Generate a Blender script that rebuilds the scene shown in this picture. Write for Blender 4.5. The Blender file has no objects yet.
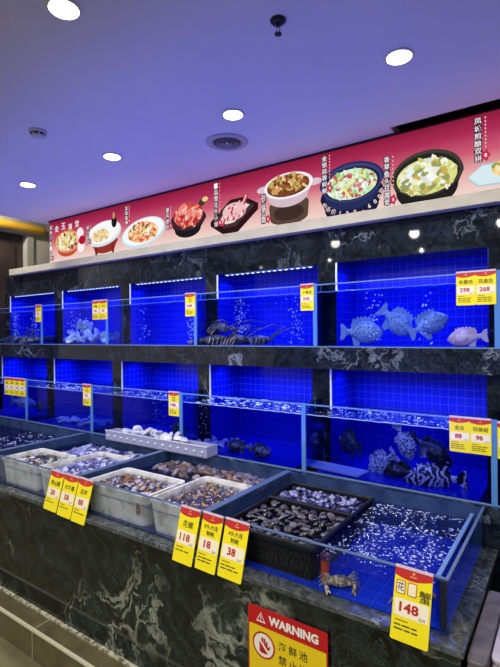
import bpy, math, random
from mathutils import Vector, Matrix
random.seed(7)
SC = bpy.context.scene
COL = SC.collection
PI = math.pi

# ------------------------------------------------------------------ materials
def mat(name, col=(.5, .5, .5), rough=.5, metal=0., spec=.5, emit=None, estr=1.):
    m = bpy.data.materials.new(name); m.use_nodes = True
    b = m.node_tree.nodes['Principled BSDF']
    b.inputs['Base Color'].default_value = (*col, 1)
    b.inputs['Roughness'].default_value = rough
    b.inputs['Metallic'].default_value = metal
    b.inputs['Specular IOR Level'].default_value = spec
    if emit:
        b.inputs['Emission Color'].default_value = (*emit, 1)
        b.inputs['Emission Strength'].default_value = estr
    return m

class NG:
    """small helper around a material's node tree"""
    def __init__(s, m):
        s.t = m.node_tree; s.n = s.t.nodes; s.b = s.n.get('Principled BSDF')
    def add(s, typ, **kw):
        nd = s.n.new(typ)
        for k, v in kw.items():
            if k in nd.inputs: nd.inputs[k].default_value = v
            else: setattr(nd, k, v)
        return nd
    def link(s, a, b): s.t.links.new(a, b)
    def coords(s, scale=(1, 1, 1), rot=(0, 0, 0)):
        tc = s.add('ShaderNodeTexCoord'); mp = s.add('ShaderNodeMapping')
        mp.inputs['Scale'].default_value = scale; mp.inputs['Rotation'].default_value = rot
        s.link(tc.outputs['Object'], mp.inputs['Vector']); return mp.outputs['Vector']
    def ramp(s, fac, stops, interp='LINEAR'):
        r = s.add('ShaderNodeValToRGB'); r.color_ramp.interpolation = interp
        els = r.color_ramp.elements
        while len(els) < len(stops): els.new(.5)
        for e, (p, c) in zip(els, stops):
            e.position = p; e.color = (*c, 1) if len(c) == 3 else c
        s.link(fac, r.inputs['Fac']); return r.outputs['Color']
    def math(s, op, a, b=None, clamp=False):
        m = s.add('ShaderNodeMath', operation=op, use_clamp=clamp)
        for i, v in enumerate((a, b)):
            if v is None: continue
            if isinstance(v, (int, float)): m.inputs[i].default_value = v
            else: s.link(v, m.inputs[i])
        return m.outputs[0]
    def mix(s, fac, a, b, mode='MIX'):
        m = s.add('ShaderNodeMix', data_type='RGBA', blend_type=mode)
        for key, v in ((0, fac), (6, a), (7, b)):
            if isinstance(v, (int, float)): m.inputs[key].default_value = v
            elif isinstance(v, tuple): m.inputs[key].default_value = (*v, 1)
            else: s.link(v, m.inputs[key])
        return m.outputs[2]

def granite(name, dark, mid, vein, vein2, scale=1., rough=.14, amount=1., seam=None, flow=.5):
    m = mat(name, dark, rough); g = NG(m)
    v = g.coords((scale, scale, scale))
    wn = g.add('ShaderNodeTexNoise', Scale=1.7, Detail=5., Roughness=.6); g.link(v, wn.inputs['Vector'])
    off = g.add('ShaderNodeVectorMath', operation='MULTIPLY_ADD')
    g.link(wn.outputs['Color'], off.inputs[0]); off.inputs[1].default_value = (.9, .9, .9); g.link(v, off.inputs[2])
    w = off.outputs[0]
    n1 = g.add('ShaderNodeTexNoise', Scale=3.2, Detail=9., Roughness=.62, Distortion=1.2); g.link(w, n1.inputs['Vector'])
    c = g.ramp(n1.outputs['Fac'], [(.36, dark), (.52, tuple(.5 * (a + b) for a, b in zip(dark, mid))), (.68, mid)])
    wv = g.add('ShaderNodeTexWave', wave_type='BANDS', bands_direction='DIAGONAL', Scale=3.4, Distortion=7., Detail=7.)
    wv.inputs['Detail Scale'].default_value = .9; wv.inputs['Detail Roughness'].default_value = .62; g.link(w, wv.inputs['Vector'])
    fl = g.math('MULTIPLY', g.math('POWER', wv.outputs['Fac'], 2.2), flow)
    c = g.mix(fl, c, tuple(.6 * q for q in vein2))
    # ridged veins
    def ridge(sc, width, det, dist, seedoff):
        mp = g.add('ShaderNodeMapping'); mp.inputs['Location'].default_value = (seedoff, seedoff * .7, -seedoff)
        g.link(w, mp.inputs['Vector'])
        n = g.add('ShaderNodeTexNoise', Scale=sc, Detail=det, Roughness=.55, Distortion=dist); g.link(mp.outputs[0], n.inputs['Vector'])
        d = g.math('ABSOLUTE', g.math('SUBTRACT', n.outputs['Fac'], .5))
        return g.math('SUBTRACT', 1., g.math('DIVIDE', d, width, True), True)
    mk = g.add('ShaderNodeTexNoise', Scale=2.3, Detail=3.); g.link(v, mk.inputs['Vector'])
    mask = g.math('MULTIPLY', g.math('SUBTRACT', mk.outputs['Fac'], .435, True), 5., True)
    r1 = g.math('MULTIPLY', g.math('POWER', ridge(1.25, .015, 6., 1.2, 3.1), 1.3), g.math('MULTIPLY', mask, .85 * amount))
    r2 = g.math('MULTIPLY', g.math('POWER', ridge(5.5, .05, 7., 1.6, 8.7), 2.), g.math('MULTIPLY', mask, .6 * amount))
    r3 = g.math('MULTIPLY', g.math('POWER', ridge(11., .06, 8., 2.2, 5.2), 2.), .13 * amount)
    c = g.mix(r3, c, vein2); c = g.mix(r2, c, vein2); c = g.mix(r1, c, vein)
    if seam:
        sx = g.add('ShaderNodeSeparateXYZ'); tc = g.add('ShaderNodeTexCoord'); g.link(tc.outputs['Object'], sx.inputs[0])
        f = None
        for q in seam:
            d = g.math('LESS_THAN', g.math('ABSOLUTE', g.math('SUBTRACT', sx.outputs[0], q)), .0018)
            f = d if f is None else g.math('MAXIMUM', f, d)
        c = g.mix(f, c, (.006, .007, .006))
    g.link(c, g.b.inputs['Base Color'])
    return m

M = {}
M['wall_granite'] = granite('wall_granite', (.0015, .0025, .005), (.010, .015, .025), (.20, .23, .27), (.050, .068, .10), 1.2, .035, 1.0, (-2.98, -1.16, -.45, -4.0), .26)
M['counter_granite'] = granite('counter_granite', (.0009, .0018, .0020), (.006, .011, .0125), (.34, .37, .29), (.058, .082, .078), .95, .07, 1.1, (-1.239, -2.629, -3.9), .34)
M['slab_granite'] = granite('slab_granite', (.015, .02, .022), (.06, .07, .075), (.36, .38, .38), (.2, .22, .24), 2.4, .12, .9)

def ceiling_mat():
    m = mat('ceiling_paint', (.80, .80, .82), .9, 0, .2); g = NG(m)
    n = g.add('ShaderNodeTexNoise', Scale=1.3, Detail=3.); g.link(g.coords(), n.inputs['Vector'])
    g.link(g.ramp(n.outputs['Fac'], [(.3, (.77, .77, .79)), (.7, (.83, .83, .84))]), g.b.inputs['Base Color'])
    return m
M['ceiling'] = ceiling_mat()

def plaster(name, a, b, sc=6., rough=.7):
    m = mat(name, a, rough); g = NG(m)
    n = g.add('ShaderNodeTexNoise', Scale=sc, Detail=5.); g.link(g.coords(), n.inputs['Vector'])
    g.link(g.ramp(n.outputs['Fac'], [(.35, a), (.65, b)]), g.b.inputs['Base Color'])
    return m
M['beige'] = plaster('beige_stone', (.46, .43, .32), (.53, .50, .38), 9.)
M['wall_beige'] = plaster('beige_wall', (.46, .43, .36), (.52, .49, .41), 4.)
M['rear'] = plaster('dark_rear', (.02, .02, .02), (.03, .03, .03), 4.)
M['brown'] = plaster('dark_brown_panel', (.035, .022, .018), (.06, .04, .032), 3., .5)
M['frame_beige'] = plaster('door_frame_paint', (.36, .34, .29), (.42, .40, .34), 3., .5)
M['yellow_pipe'] = plaster('yellow_pipe_paint', (.78, .42, .03), (.88, .52, .05), 3., .35)
M['floor'] = plaster('olive_floor_tile', (.12, .108, .05), (.165, .15, .075), 2.5, .65)

def kerb_mat():
    m = mat('kerb_tile', (.2, .18, .1), .4); g = NG(m); v = g.coords()
    n = g.add('ShaderNodeTexNoise', Scale=14., Detail=6.); g.link(v, n.inputs['Vector'])
    c = g.ramp(n.outputs['Fac'], [(.3, (.085, .075, .036)), (.7, (.14, .125, .065))])
    sx = g.add('ShaderNodeSeparateXYZ'); g.link(v, sx.inputs[0])
    d = g.math('LESS_THAN', g.math('ABSOLUTE', g.math('SUBTRACT', g.math('FRACT', g.math('MULTIPLY', g.math('ADD', sx.outputs[0], 2.348), 1.25)), .5)), .003)
    d2 = g.math('LESS_THAN', g.math('ABSOLUTE', g.math('SUBTRACT', g.math('FRACT', g.math('ADD', g.math('MULTIPLY', g.math('ADD', sx.outputs[0], 2.348), 1.25), .5)), .5)), .004)
    c = g.mix(d2, c, (.42, .39, .27))
    g.link(c, g.b.inputs['Base Color']); return m
M['kerb'] = kerb_mat()
M['kerb_edge'] = mat('pale_edge_trim', (.66, .62, .46), .4)
def mortar():
    m = mat('rough_mortar', (.4, .38, .25), .8); g = NG(m)
    n = g.add('ShaderNodeTexNoise', Scale=45., Detail=6.); g.link(g.coords(), n.inputs['Vector'])
    g.link(g.ramp(n.outputs['Fac'], [(.38, (.13, .12, .07)), (.5, (.38, .36, .25)), (.62, (.62, .6, .46))]), g.b.inputs['Base Color']); return m
M['mortar'] = mortar()

def tile_mat(name, tile, grout, size=.0445):
    m = mat(name, tile, .22); g = NG(m)
    tc = g.add('ShaderNodeTexCoord'); sx = g.add('ShaderNodeSeparateXYZ'); g.link(tc.outputs['Object'], sx.inputs[0])
    geo = g.add('ShaderNodeNewGeometry'); nx = g.add('ShaderNodeSeparateXYZ'); g.link(geo.outputs['True Normal'], nx.inputs[0])
    f = None
    for i in range(3):
        fr = g.math('FRACT', g.math('ADD', g.math('DIVIDE', sx.outputs[i], size), 100.25))
        ln = g.math('GREATER_THAN', fr, .94)
        ok = g.math('LESS_THAN', g.math('ABSOLUTE', nx.outputs[i]), .5)
        ln = g.math('MULTIPLY', ln, ok)
        f = ln if f is None else g.math('MAXIMUM', f, ln)
    v = g.add('ShaderNodeTexNoise', Scale=9., Detail=2.); g.link(tc.outputs['Object'], v.inputs['Vector'])
    c0 = g.ramp(v.outputs['Fac'], [(.35, tuple(x * .88 for x in tile)), (.65, tile)])
    g.link(g.mix(f, c0, grout), g.b.inputs['Base Color']); return m
M['tile'] = tile_mat('blue_mosaic_tile', (.001, .005, .46), (.02, .07, .62))
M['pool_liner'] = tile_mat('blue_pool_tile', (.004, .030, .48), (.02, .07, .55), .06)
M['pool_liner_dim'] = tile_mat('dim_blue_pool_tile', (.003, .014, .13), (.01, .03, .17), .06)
M['white_trim'] = mat('white_tile_trim', (.72, .80, .95), .3)

def glassy(name, tint=(1, 1, 1), refl=1., bump=None, rough=.03, gloss=(1, 1, 1), base=.02):
    """thin glass or a water sheet: lets light straight through, mirrors more at grazing angles"""
    m = bpy.data.materials.new(name); m.use_nodes = True
    t = m.node_tree; t.nodes.remove(t.nodes['Principled BSDF']); g = NG(m)
    out = t.nodes['Material Output']
    tr = g.add('ShaderNodeBsdfTransparent'); tr.inputs[0].default_value = (*tint, 1)
    gl = g.add('ShaderNodeBsdfGlossy'); gl.inputs['Color'].default_value = (*gloss, 1); gl.inputs['Roughness'].default_value = rough
    fr = g.add('ShaderNodeFresnel', IOR=1.33)
    fac = g.math('ADD', g.math('MULTIPLY', fr.outputs[0], refl), base, True)
    mx = g.add('ShaderNodeMixShader'); g.link(fac, mx.inputs[0]); g.link(tr.outputs[0], mx.inputs[1]); g.link(gl.outputs[0], mx.inputs[2])
    if bump:
        sc, strength, dist = bump
        v = g.coords((sc, sc, sc))
        n = g.add('ShaderNodeTexNoise', Scale=1., Detail=3., Roughness=.6, Distortion=.8); g.link(v, n.inputs['Vector'])
        b = g.add('ShaderNodeBump', Strength=strength, Distance=dist); g.link(n.outputs['Fac'], b.inputs['Height'])
        for nd in (gl, fr): g.link(b.outputs[0], nd.inputs['Normal'])
    g.link(mx.outputs[0], out.inputs['Surface']); return m
M['glass'] = glassy('clear_glass', (.97, .98, 1.), .03, rough=.01, base=.0)
M['pool_glass'] = glassy('pool_glass', (.94, .96, .98), .35, rough=.03, gloss=(.85, .9, 1.), base=.0)
M['divider_glass'] = glassy('blue_divider_glass', (.42, .62, .92), .6, rough=.05, gloss=(.5, .75, 1.), base=.03)
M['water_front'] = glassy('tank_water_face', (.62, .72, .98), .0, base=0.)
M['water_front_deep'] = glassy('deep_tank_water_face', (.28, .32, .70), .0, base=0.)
M['water_top'] = glassy('tank_water_surface', (.72, .82, 1.), 1.6, (26., 1., .02), .06, (.8, .9, 1.), .03)
M['pool_water'] = glassy('pool_water_surface', (.40, .55, 1.), .85, (42., 1., .022), .06, (.85, .92, 1.), .02)
M['tray_water'] = glassy('tray_water_surface', (.9, .92, 1.), .8, (60., 1., .012), .06, (.9, .93, 1.), .02)
M['glass_edge'] = mat('pale_blue_glass_edge', (.075, .22, .56), .2)
M['glass_rim'] = mat('polished_glass_rim', (.13, .24, .50), .25)
M['pool_rim'] = mat('worn_acrylic_rim', (.085, .135, .26), .25)
M['waterline'] = mat('bright_waterline', (.34, .48, .85), .2)
M['pool_wall'] = plaster('grey_blue_pool_wall', (.015, .032, .105), (.032, .06, .16), 12., .2)
M['dark_seal'] = mat('dark_corner_seal', (.012, .016, .03), .5)

def white_plastic():
    m = mat('white_tray_plastic', (.62, .61, .60), .45); g = NG(m)
    n = g.add('ShaderNodeTexNoise', Scale=16., Detail=5.); g.link(g.coords(), n.inputs['Vector'])
    g.link(g.ramp(n.outputs['Fac'], [(.36, (.40, .38, .33)), (.5, (.66, .66, .66)), (.7, (.72, .72, .75))]), g.b.inputs['Base Color']); return m
M['tray'] = white_plastic()
M['tray_rust'] = mat('brown_stain', (.16, .05, .02), .7)
M['trough'] = mat('lilac_white_plastic', (.34, .36, .58), .4)
M['trough_bump'] = mat('trough_bump_plastic', (.58, .60, .80), .3)
M['basket'] = mat('black_basket_plastic', (.010, .010, .013), .35)
M['led'] = mat('led_glow', (1, 1, 1), .5, emit=(.50, .70, 1.), estr=1.6)
M['led_base'] = mat('led_strip_base', (.2, .3, .6), .4)
M['lamp'] = mat('downlight_glow', (1, 1, 1), .5, emit=(1., .97, .90), estr=14.)
M['lamp_ring'] = mat('downlight_ring', (.75, .75, .76), .35)
M['white_fix'] = mat('white_fixture_plastic', (.62, .62, .64), .45)
M['vent_dark'] = mat('vent_gap', (.03, .03, .04), .6)
M['vent_slat'] = mat('vent_slat_grey', (.30, .30, .33), .5)
M['vent_flange'] = mat('vent_flange_grey', (.50, .50, .53), .5)
M['dark_metal'] = mat('dark_metal', (.03, .03, .04), .35, .6)
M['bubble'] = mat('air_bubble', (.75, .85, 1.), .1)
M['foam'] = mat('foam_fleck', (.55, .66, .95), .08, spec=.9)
M['tag_yellow'] = mat('price_card_yellow', (.86, .72, .005), .4)
M['tag_red'] = mat('price_card_red', (.52, .018, .018), .4)
M['tag_cream'] = mat('price_card_cream', (.86, .78, .60), .4)
M['tag_cream_box'] = mat('price_card_cream_box', (.85, .75, .50), .4)
M['ink_black'] = mat('black_ink', (.012, .010, .008), .5)
M['ink_red'] = mat('red_ink', (.40, .010, .012), .5)
M['ink_brown'] = mat('brown_ink', (.30, .16, .01), .5)
M['ink_gold'] = mat('gold_ink', (.75, .42, .16), .5)
M['clip'] = mat('pink_clear_clip', (.62, .50, .60), .2)
M['warn_red'] = mat('warning_red', (.50, .008, .010), .35)
M['warn_yellow'] = mat('warning_yellow', (.84, .60, .01), .35)
M['warn_white'] = mat('warning_white', (.88, .84, .78), .4)
M['sack_box'] = plaster('taupe_crate_plastic', (.085, .075, .075), (.17, .15, .15), 20., .4)
M['lilac_box'] = plaster('lilac_crate_plastic', (.42, .38, .43), (.52, .48, .53), 10., .4)
M['maroon'] = mat('maroon_stand', (.06, .012, .03), .5)

def rand_mat(name, cols, rough=.3, spots=None, spot_col=(.5, .5, .5), sc=4.5):
    """a natural material that varies from one animal to the next"""
    m = mat(name, cols[0], rough); g = NG(m)
    oi = g.add('ShaderNodeObjectInfo')
    n = len(cols)
    c = g.ramp(oi.outputs['Random'], [(i / n, q) for i, q in enumerate(cols)], 'CONSTANT')
    ns = g.add('ShaderNodeTexNoise', Scale=sc, Detail=4.); g.link(g.coords(), ns.inputs['Vector'])
    if spots:
        f = g.math('MULTIPLY', g.math('SUBTRACT', ns.outputs['Fac'], spots, True), 9., True)
        c = g.mix(f, c, spot_col)
    g.link(c, g.b.inputs['Base Color'])
    b = g.add('ShaderNodeBump', Strength=.5, Distance=.004); g.link(ns.outputs['Fac'], b.inputs['Height']); g.link(b.outputs[0], g.b.inputs['Normal'])
    return m
M['clam_mix'] = rand_mat('clam_shell_mix', [(.24, .13, .06), (.26, .23, .38), (.38, .34, .42), (.15, .08, .05), (.42, .40, .56), (.08, .065, .08)], .22)
M['whelk_mix'] = rand_mat('whelk_shell_mix', [(.36, .20, .07), (.18, .09, .04), (.34, .31, .44), (.46, .28, .10), (.10, .06, .05), (.26, .24, .40)], .22)
M['dark_white'] = rand_mat('dark_and_white_shell', [(.05, .05, .06), (.22, .20, .22), (.62, .60, .62), (.03, .03, .04), (.34, .30, .30)], .2)
M['lavender'] = rand_mat('lavender_shell', [(.20, .22, .50), (.36, .38, .64), (.12, .13, .34), (.46, .48, .70), (.08, .08, .22)], .2)
M['brown_lump'] = rand_mat('brown_shell', [(.11, .07, .055), (.20, .13, .11), (.05, .035, .04), (.25, .20, .24), (.12, .11, .20)], .3)
M['abalone'] = rand_mat('abalone_shell', [(.022, .020, .022), (.04, .036, .044), (.07, .06, .075), (.012, .012, .016), (.13, .12, .14)], .22, .585, (.46, .45, .48), 5.)
M['blue_scallop'] = rand_mat('pale_scallop', [(.16, .22, .36), (.30, .38, .54), (.42, .50, .62), (.22, .28, .44)], .4, .52, (.70, .76, .84), 3.2)
M['white_shell'] = rand_mat('white_shell', [(.58, .60, .74), (.50, .52, .68), (.66, .66, .76)], .4)
M['small_dark'] = rand_mat('small_dark_clam', [(.03, .03, .09), (.09, .09, .25), (.20, .20, .42), (.02, .02, .05), (.30, .30, .52)], .2)

def fish_mat(name, base, mark, sc, lo, kind='spots', rough=.35):
    m = mat(name, base, rough); g = NG(m)
    if kind == 'bands':
        v = g.coords((1, 1, 1))
        w = g.add('ShaderNodeTexWave', wave_type='BANDS', bands_direction='X', Scale=sc, Distortion=11., Detail=3.); w.inputs['Detail Scale'].default_value = 2.2
        g.link(v, w.inputs['Vector']); f = w.outputs['Fac']
    else:
        n = g.add('ShaderNodeTexVoronoi' if kind == 'spots' else 'ShaderNodeTexNoise', Scale=sc)
        g.link(g.coords(), n.inputs['Vector']); f = n.outputs['Distance' if kind == 'spots' else 'Fac']
    c = g.ramp(f, [(lo - .06, base), (lo + .06, mark)])
    g.link(c, g.b.inputs['Base Color']); return m
M['fish_grey'] = fish_mat('speckled_grey_fish', (.09, .15, .32), (.24, .35, .55), 75., .45)
M['fish_grey_fin'] = mat('grey_fin', (.18, .28, .50), .4)
M['fish_pink'] = fish_mat('pink_fish', (.80, .42, .38), (.92, .66, .62), 30., .5, 'noise')
M['fish_pink_fin'] = mat('pink_fin', (.82, .55, .55), .4)
M['fish_dot'] = fish_mat('dotted_pale_fish', (.03, .04, .08), (.80, .84, .90), 85., .46)
M['fish_band'] = fish_mat('banded_fish', (.012, .015, .025), (.95, .95, .93), 9., .58, 'bands')
M['fish_dark'] = fish_mat('dark_fish', (.008, .014, .04), (.05, .08, .15), 50., .5)
M['fish_dark_mark'] = fish_mat('dark_mottled_fish', (.010, .013, .025), (.26, .30, .36), 40., .66, 'noise')
M['fish_white'] = fish_mat('pale_fish', (.50, .60, .74), (.72, .78, .86), 30., .5, 'noise')
M['stonefish'] = fish_mat('stonefish_skin', (.04, .045, .04), (.40, .40, .34), 36., .54, 'noise', .6)
M['lobster'] = fish_mat('lobster_shell', (.055, .045, .04), (.26, .22, .18), 60., .55, 'noise')
M['lobster_dark'] = fish_mat('dark_lobster_shell', (.03, .035, .05), (.12, .13, .16), 60., .55, 'noise')
M['crab'] = fish_mat('crab_shell', (.16, .10, .05), (.50, .42, .26), 55., .5, 'noise')
M['crab_leg'] = mat('crab_leg', (.30, .25, .17), .4)
M['crab_red'] = fish_mat('red_brown_crab', (.22, .09, .05), (.40, .22, .12), 55., .5, 'noise')
M['red_tube'] = mat('red_orange_tube', (.50, .06, .03), .35)
M['eye_white'] = mat('eye_white', (.8, .8, .75), .2)
M['eye_black'] = mat('eye_black', (.01, .01, .01), .1)
M['pale_board'] = mat('pale_grey_board', (.66, .70, .78), .5)

# ------------------------------------------------------------------ mesh builder
class MB:
    def __init__(s): s.v = []; s.f = []; s.mi = []; s.mats = []
    def mid(s, m):
        m = M[m] if isinstance(m, str) else m
        if m not in s.mats: s.mats.append(m)
        return s.mats.index(m)
    def add(s, vs, fs, m):
        o = len(s.v); s.v += [tuple(q) for q in vs]; k = s.mid(m)
        for f in fs: s.f.append([o + i for i in f]); s.mi.append(k)
        return s
    def box(s, x0, x1, y0, y1, z0, z1, m):
        vs = [(x, y, z) for z in (z0, z1) for y in (y0, y1) for x in (x0, x1)]
        return s.add(vs, [(0, 2, 3, 1), (4, 5, 7, 6), (0, 1, 5, 4), (2, 6, 7, 3), (0, 4, 6, 2), (1, 3, 7, 5)], m)
    def quad(s, a, b, c, d, m): return s.add([a, b, c, d], [(0, 1, 2, 3)], m)
    def prism(s, pts, y0, y1, m):
        """outline pts (x,z) (counter-clockwise seen from -y) extruded y0 (front) to y1"""
        n = len(pts)
        vs = [(x, y0, z) for x, z in pts] + [(x, y1, z) for x, z in pts]
        fs = [tuple(range(n)), tuple(range(2 * n - 1, n - 1, -1))] + [(i, n + i, n + (i + 1) % n, (i + 1) % n) for i in range(n)]
        return s.add(vs, fs, m)
    def hprism(s, pts, z0, z1, m):
        n = len(pts)
        vs = [(x, y, z0) for x, y in pts] + [(x, y, z1) for x, y in pts]
        fs = [tuple(range(n - 1, -1, -1)), tuple(range(n, 2 * n))] + [(i, (i + 1) % n, n + (i + 1) % n, n + i) for i in range(n)]
        return s.add(vs, fs, m)
    def flat(s, pts, y, m):
        return s.add([(x, y, z) for x, z in pts], [tuple(range(len(pts)))], m)
    def loft(s, rings, m, cap=True):
        n = len(rings[0]); vs = [q for r in rings for q in r]; fs = []
        for k in range(len(rings) - 1):
            for i in range(n):
                j = (i + 1) % n
                fs.append((k * n + i, k * n + j, (k + 1) * n + j, (k + 1) * n + i))
        if cap: fs += [tuple(range(n - 1, -1, -1)), tuple(range((len(rings) - 1) * n, len(rings) * n))]
        return s.add(vs, fs, m)
    def tube(s, path, r, m, n=8):
        P = [Vector(p) for p in path]; rings = []
        rs = r if isinstance(r, (list, tuple)) else [r] * len(P)
        for i, p in enumerate(P):
            d = (P[min(i + 1, len(P) - 1)] - P[max(i - 1, 0)]).normalized()
            a = d.cross(Vector((0, 0, 1)))
            if a.length < 1e-3: a = Vector((1, 0, 0))
            a.normalize(); b = a.cross(d)
            rings.append([tuple(p + (a * math.cos(t) + b * math.sin(t)) * rs[i]) for t in (2 * PI * k / n for k in range(n))])
        return s.loft(rings, m)
    def lathe(s, prof, c, m, n=24, cap=True):
        return s.loft([[(c[0] + r * math.cos(t), c[1] + r * math.sin(t), c[2] + z) for t in (2 * PI * k / n for k in range(n))] for r, z in prof], m, cap)
    def ball(s, c, r, m, n=8, k=5, sq=(1, 1, 1)):
        rings = []
        for i in range(1, k):
            a = PI * i / k
            rings.append([(c[0] + sq[0] * r * math.sin(a) * math.cos(t), c[1] + sq[1] * r * math.sin(a) * math.sin(t), c[2] - sq[2] * r * math.cos(a)) for t in (2 * PI * q / n for q in range(n))])
        return s.loft(rings, m)
    def xform(s, mtx):
        s.v = [tuple(mtx @ Vector(q)) for q in s.v]; return s
    def build(s, name, parent=None, smooth=False, bevel=0.):
        me = bpy.data.meshes.new(name); me.from_pydata(s.v, [], s.f)
        for m in s.mats: me.materials.append(m)
        me.polygons.foreach_set('material_index', s.mi)
        if smooth: me.polygons.foreach_set('use_smooth', [True] * len(me.polygons))
        me.update()
        o = bpy.data.objects.new(name, me); COL.objects.link(o)
        if parent: o.parent = parent
        if bevel:
            b = o.modifiers.new('bevel', 'BEVEL'); b.width = bevel; b.segments = 3; b.limit_method = 'ANGLE'
        return o

def tag(o, label=None, cat=None, group=None, kind=None):
    for k, v in (('label', label), ('category', cat), ('group', group), ('kind', kind)):
        if v: o[k] = v
    return o
def empty(name, loc=(0, 0, 0), rot=(0, 0, 0), label=None, cat=None, group=None):
    o = bpy.data.objects.new(name, None); COL.objects.link(o); o.location = loc; o.rotation_euler = rot
    o.empty_display_size = .03
    return tag(o, label, cat, group)
def struct(mb, name, label=None, **kw):
    return tag(mb.build(name, **kw), label, None, None, 'structure')
def copy_tree(o, parent=None):
    c = o.copy(); COL.objects.link(c)
    if parent: c.parent = parent
    for ch in list(o.children): copy_tree(ch, c)
    return c

_tc = {}
def glyphs(body, bold=.0):
    if any(ord(ch) > 0x2e80 for ch in body): bold = min(bold, .008)
    k = (body, bold)
    if k not in _tc:
        cu = bpy.data.curves.new('t', 'FONT'); cu.body = body; cu.size = 1.; cu.resolution_u = 2; cu.offset = bold
        o = bpy.data.objects.new('t', cu); COL.objects.link(o)
        dg = bpy.context.evaluated_depsgraph_get()
        me = bpy.data.meshes.new_from_object(o.evaluated_get(dg))
        vs = [(v.co.x, v.co.y) for v in me.vertices]; fs = [tuple(p.vertices) for p in me.polygons]
        bpy.data.objects.remove(o); bpy.data.meshes.remove(me); bpy.data.curves.remove(cu)
        _tc[k] = (vs, fs)
    return _tc[k]
def text(mb, body, cx, cz, h, m, y=0., w=None, bold=.02, fit=None):
    """printed text centred at (cx,cz), height h, in the plane y facing -y; w forces the width, fit caps it"""
    vs, fs = glyphs(body, bold)
    if not vs: return
    x0 = min(v[0] for v in vs); x1 = max(v[0] for v in vs); z0 = min(v[1] for v in vs); z1 = max(v[1] for v in vs)
    sz = h / max(z1 - z0, 1e-6); sx = w / (x1 - x0) if w else sz
    if fit and (x1 - x0) * sx > fit: sx = fit / (x1 - x0)
    mb.add([(cx + (vx - (x0 + x1) / 2) * sx, y, cz + (vz - (z0 + z1) / 2) * sz) for vx, vz in vs], fs, m)
def rrect(x0, x1, z0, z1, r, n=4):
    pts = []
    for cx, cz, a in ((x1 - r, z0 + r, -90), (x1 - r, z1 - r, 0), (x0 + r, z1 - r, 90), (x0 + r, z0 + r, 180)):
        for i in range(n + 1):
            t = math.radians(a + 90 * i / n); pts.append((cx + r * math.cos(t), cz + r * math.sin(t)))
    return pts
def ell(cx, cz, rx, rz, n=32, rot=0., a0=0., a1=2 * PI):
    full = abs(a1 - a0 - 2 * PI) < 1e-6
    out = []
    for i in range(n if full else n + 1):
        t = a0 + (a1 - a0) * i / n
        x, z = rx * math.cos(t), rz * math.sin(t)
        out.append((cx + x * math.cos(rot) - z * math.sin(rot), cz + x * math.sin(rot) + z * math.cos(rot)))
    return out

# ------------------------------------------------------------------ measures (metres)
XL, XR = -4.95, .62                       # left side wall, right end of the build
Y_U, Y_L, YW_U, YW_L, Y_B = 2.40, 2.25, 2.56, 2.47, 2.80
Z_B, Z_M0, Z_M1, Z_O, Z_G, Z_C = .945, 1.50, 1.622, 2.122, 2.325, 2.80
Z_T = 3.20                                # height of the left wall beyond the dropped ceiling
DIV = [-4.93, -4.0, -3.07, -2.125, -1.212, -.281, .60]
OPL = [-4.85, -3.92, -2.98, -2.062, -1.155, -.225]
OPR = [-4.04, -3.095, -2.168, -1.271, -.338, .50]

# ------------------------------------------------------------------ setting
b = MB(); b.box(XL - .2, 2.2, -3.2, 3.3, -.06, 0, 'floor'); struct(b, 'floor')
b = MB(); b.box(-4.25, -.794, -3.2, 3.12, Z_C, Z_C + .05, 'ceiling'); b.box(-.794, 2.2, -3.2, 2.470, Z_C, Z_C + .05, 'ceiling')
struct(b, 'ceiling')
b = MB(); b.box(-4.30, 2.2, -3.2, 3.3, Z_T, Z_T + .03, 'rear'); b.box(XL - .15, -4.30, -3.2, 3.3, Z_T, Z_T + .03, 'wall_beige'); struct(b, 'ceiling_upper')
b = MB()
b.box(XL - .15, XL, -3.2, 1.6, 0, Z_T, 'wall_beige'); b.box(XL - .15, XL, 1.6, 2.80, 2.83, Z_T, 'wall_beige'); b.box(XL - .15, XL, 2.80, 3.3, 0, Z_T, 'wall_beige')
struct(b, 'wall_left')
b = MB(); b.box(XL - .10, XL - .07, 1.62, 2.79, 0, 2.825, 'brown')
for k in range(3): b.box(XL - .07, XL - .055, 1.70 + .36 * k, 1.98 + .36 * k, .25, 2.7, 'brown')
d = struct(b, 'door_1')
b = MB(); b.box(XL, XL + .02, 2.80, 2.87, 0, 2.88, 'frame_beige'); b.box(XL, XL + .02, 1.55, 2.80, 2.815, 2.865, 'frame_beige')
struct(b, 'door_frame').parent = d
b = MB(); b.box(XL - .15, 2.2, 3.12, 3.25, 0, Z_T, 'rear'); struct(b, 'wall_rear')
# granite tank wall: masonry with two rows of openings
b = MB()
b.box(XL, XR, YW_U, Y_B + .10, Z_O, Z_G, 'wall_granite')                          # lintel band above the upper tanks
for k in range(7):
    xa = XL if k == 0 else OPR[k - 1]; xb = OPL[k] if k < 6 else XR
    b.box(xa, xb, YW_U, Y_B + .02, Z_M1, Z_O, 'wall_granite')
    b.box(xa, xb, YW_L, Y_B + .02, Z_B, Z_M0, 'wall_granite')
b.box(XL, XR, Y_U - .012, Y_B + .10, Z_M0, Z_M1, 'wall_granite')                 # band between the rows
b.box(XL, XR, Y_B + .02, Y_B + .10, Z_B, Z_M0, 'wall_granite'); b.box(XL, XR, Y_B + .02, Y_B + .10, Z_M1, Z_O, 'wall_granite')
b.box(XL, XR, 2.205, Y_B + .10, 0, Z_B, 'wall_granite')
struct(b, 'wall_back')
b = MB(); b.box(-4.757, XR, 2.50, 3.0, Z_G, 2.388, 'beige'); struct(b, 'trim_1', bevel=.004)
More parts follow.
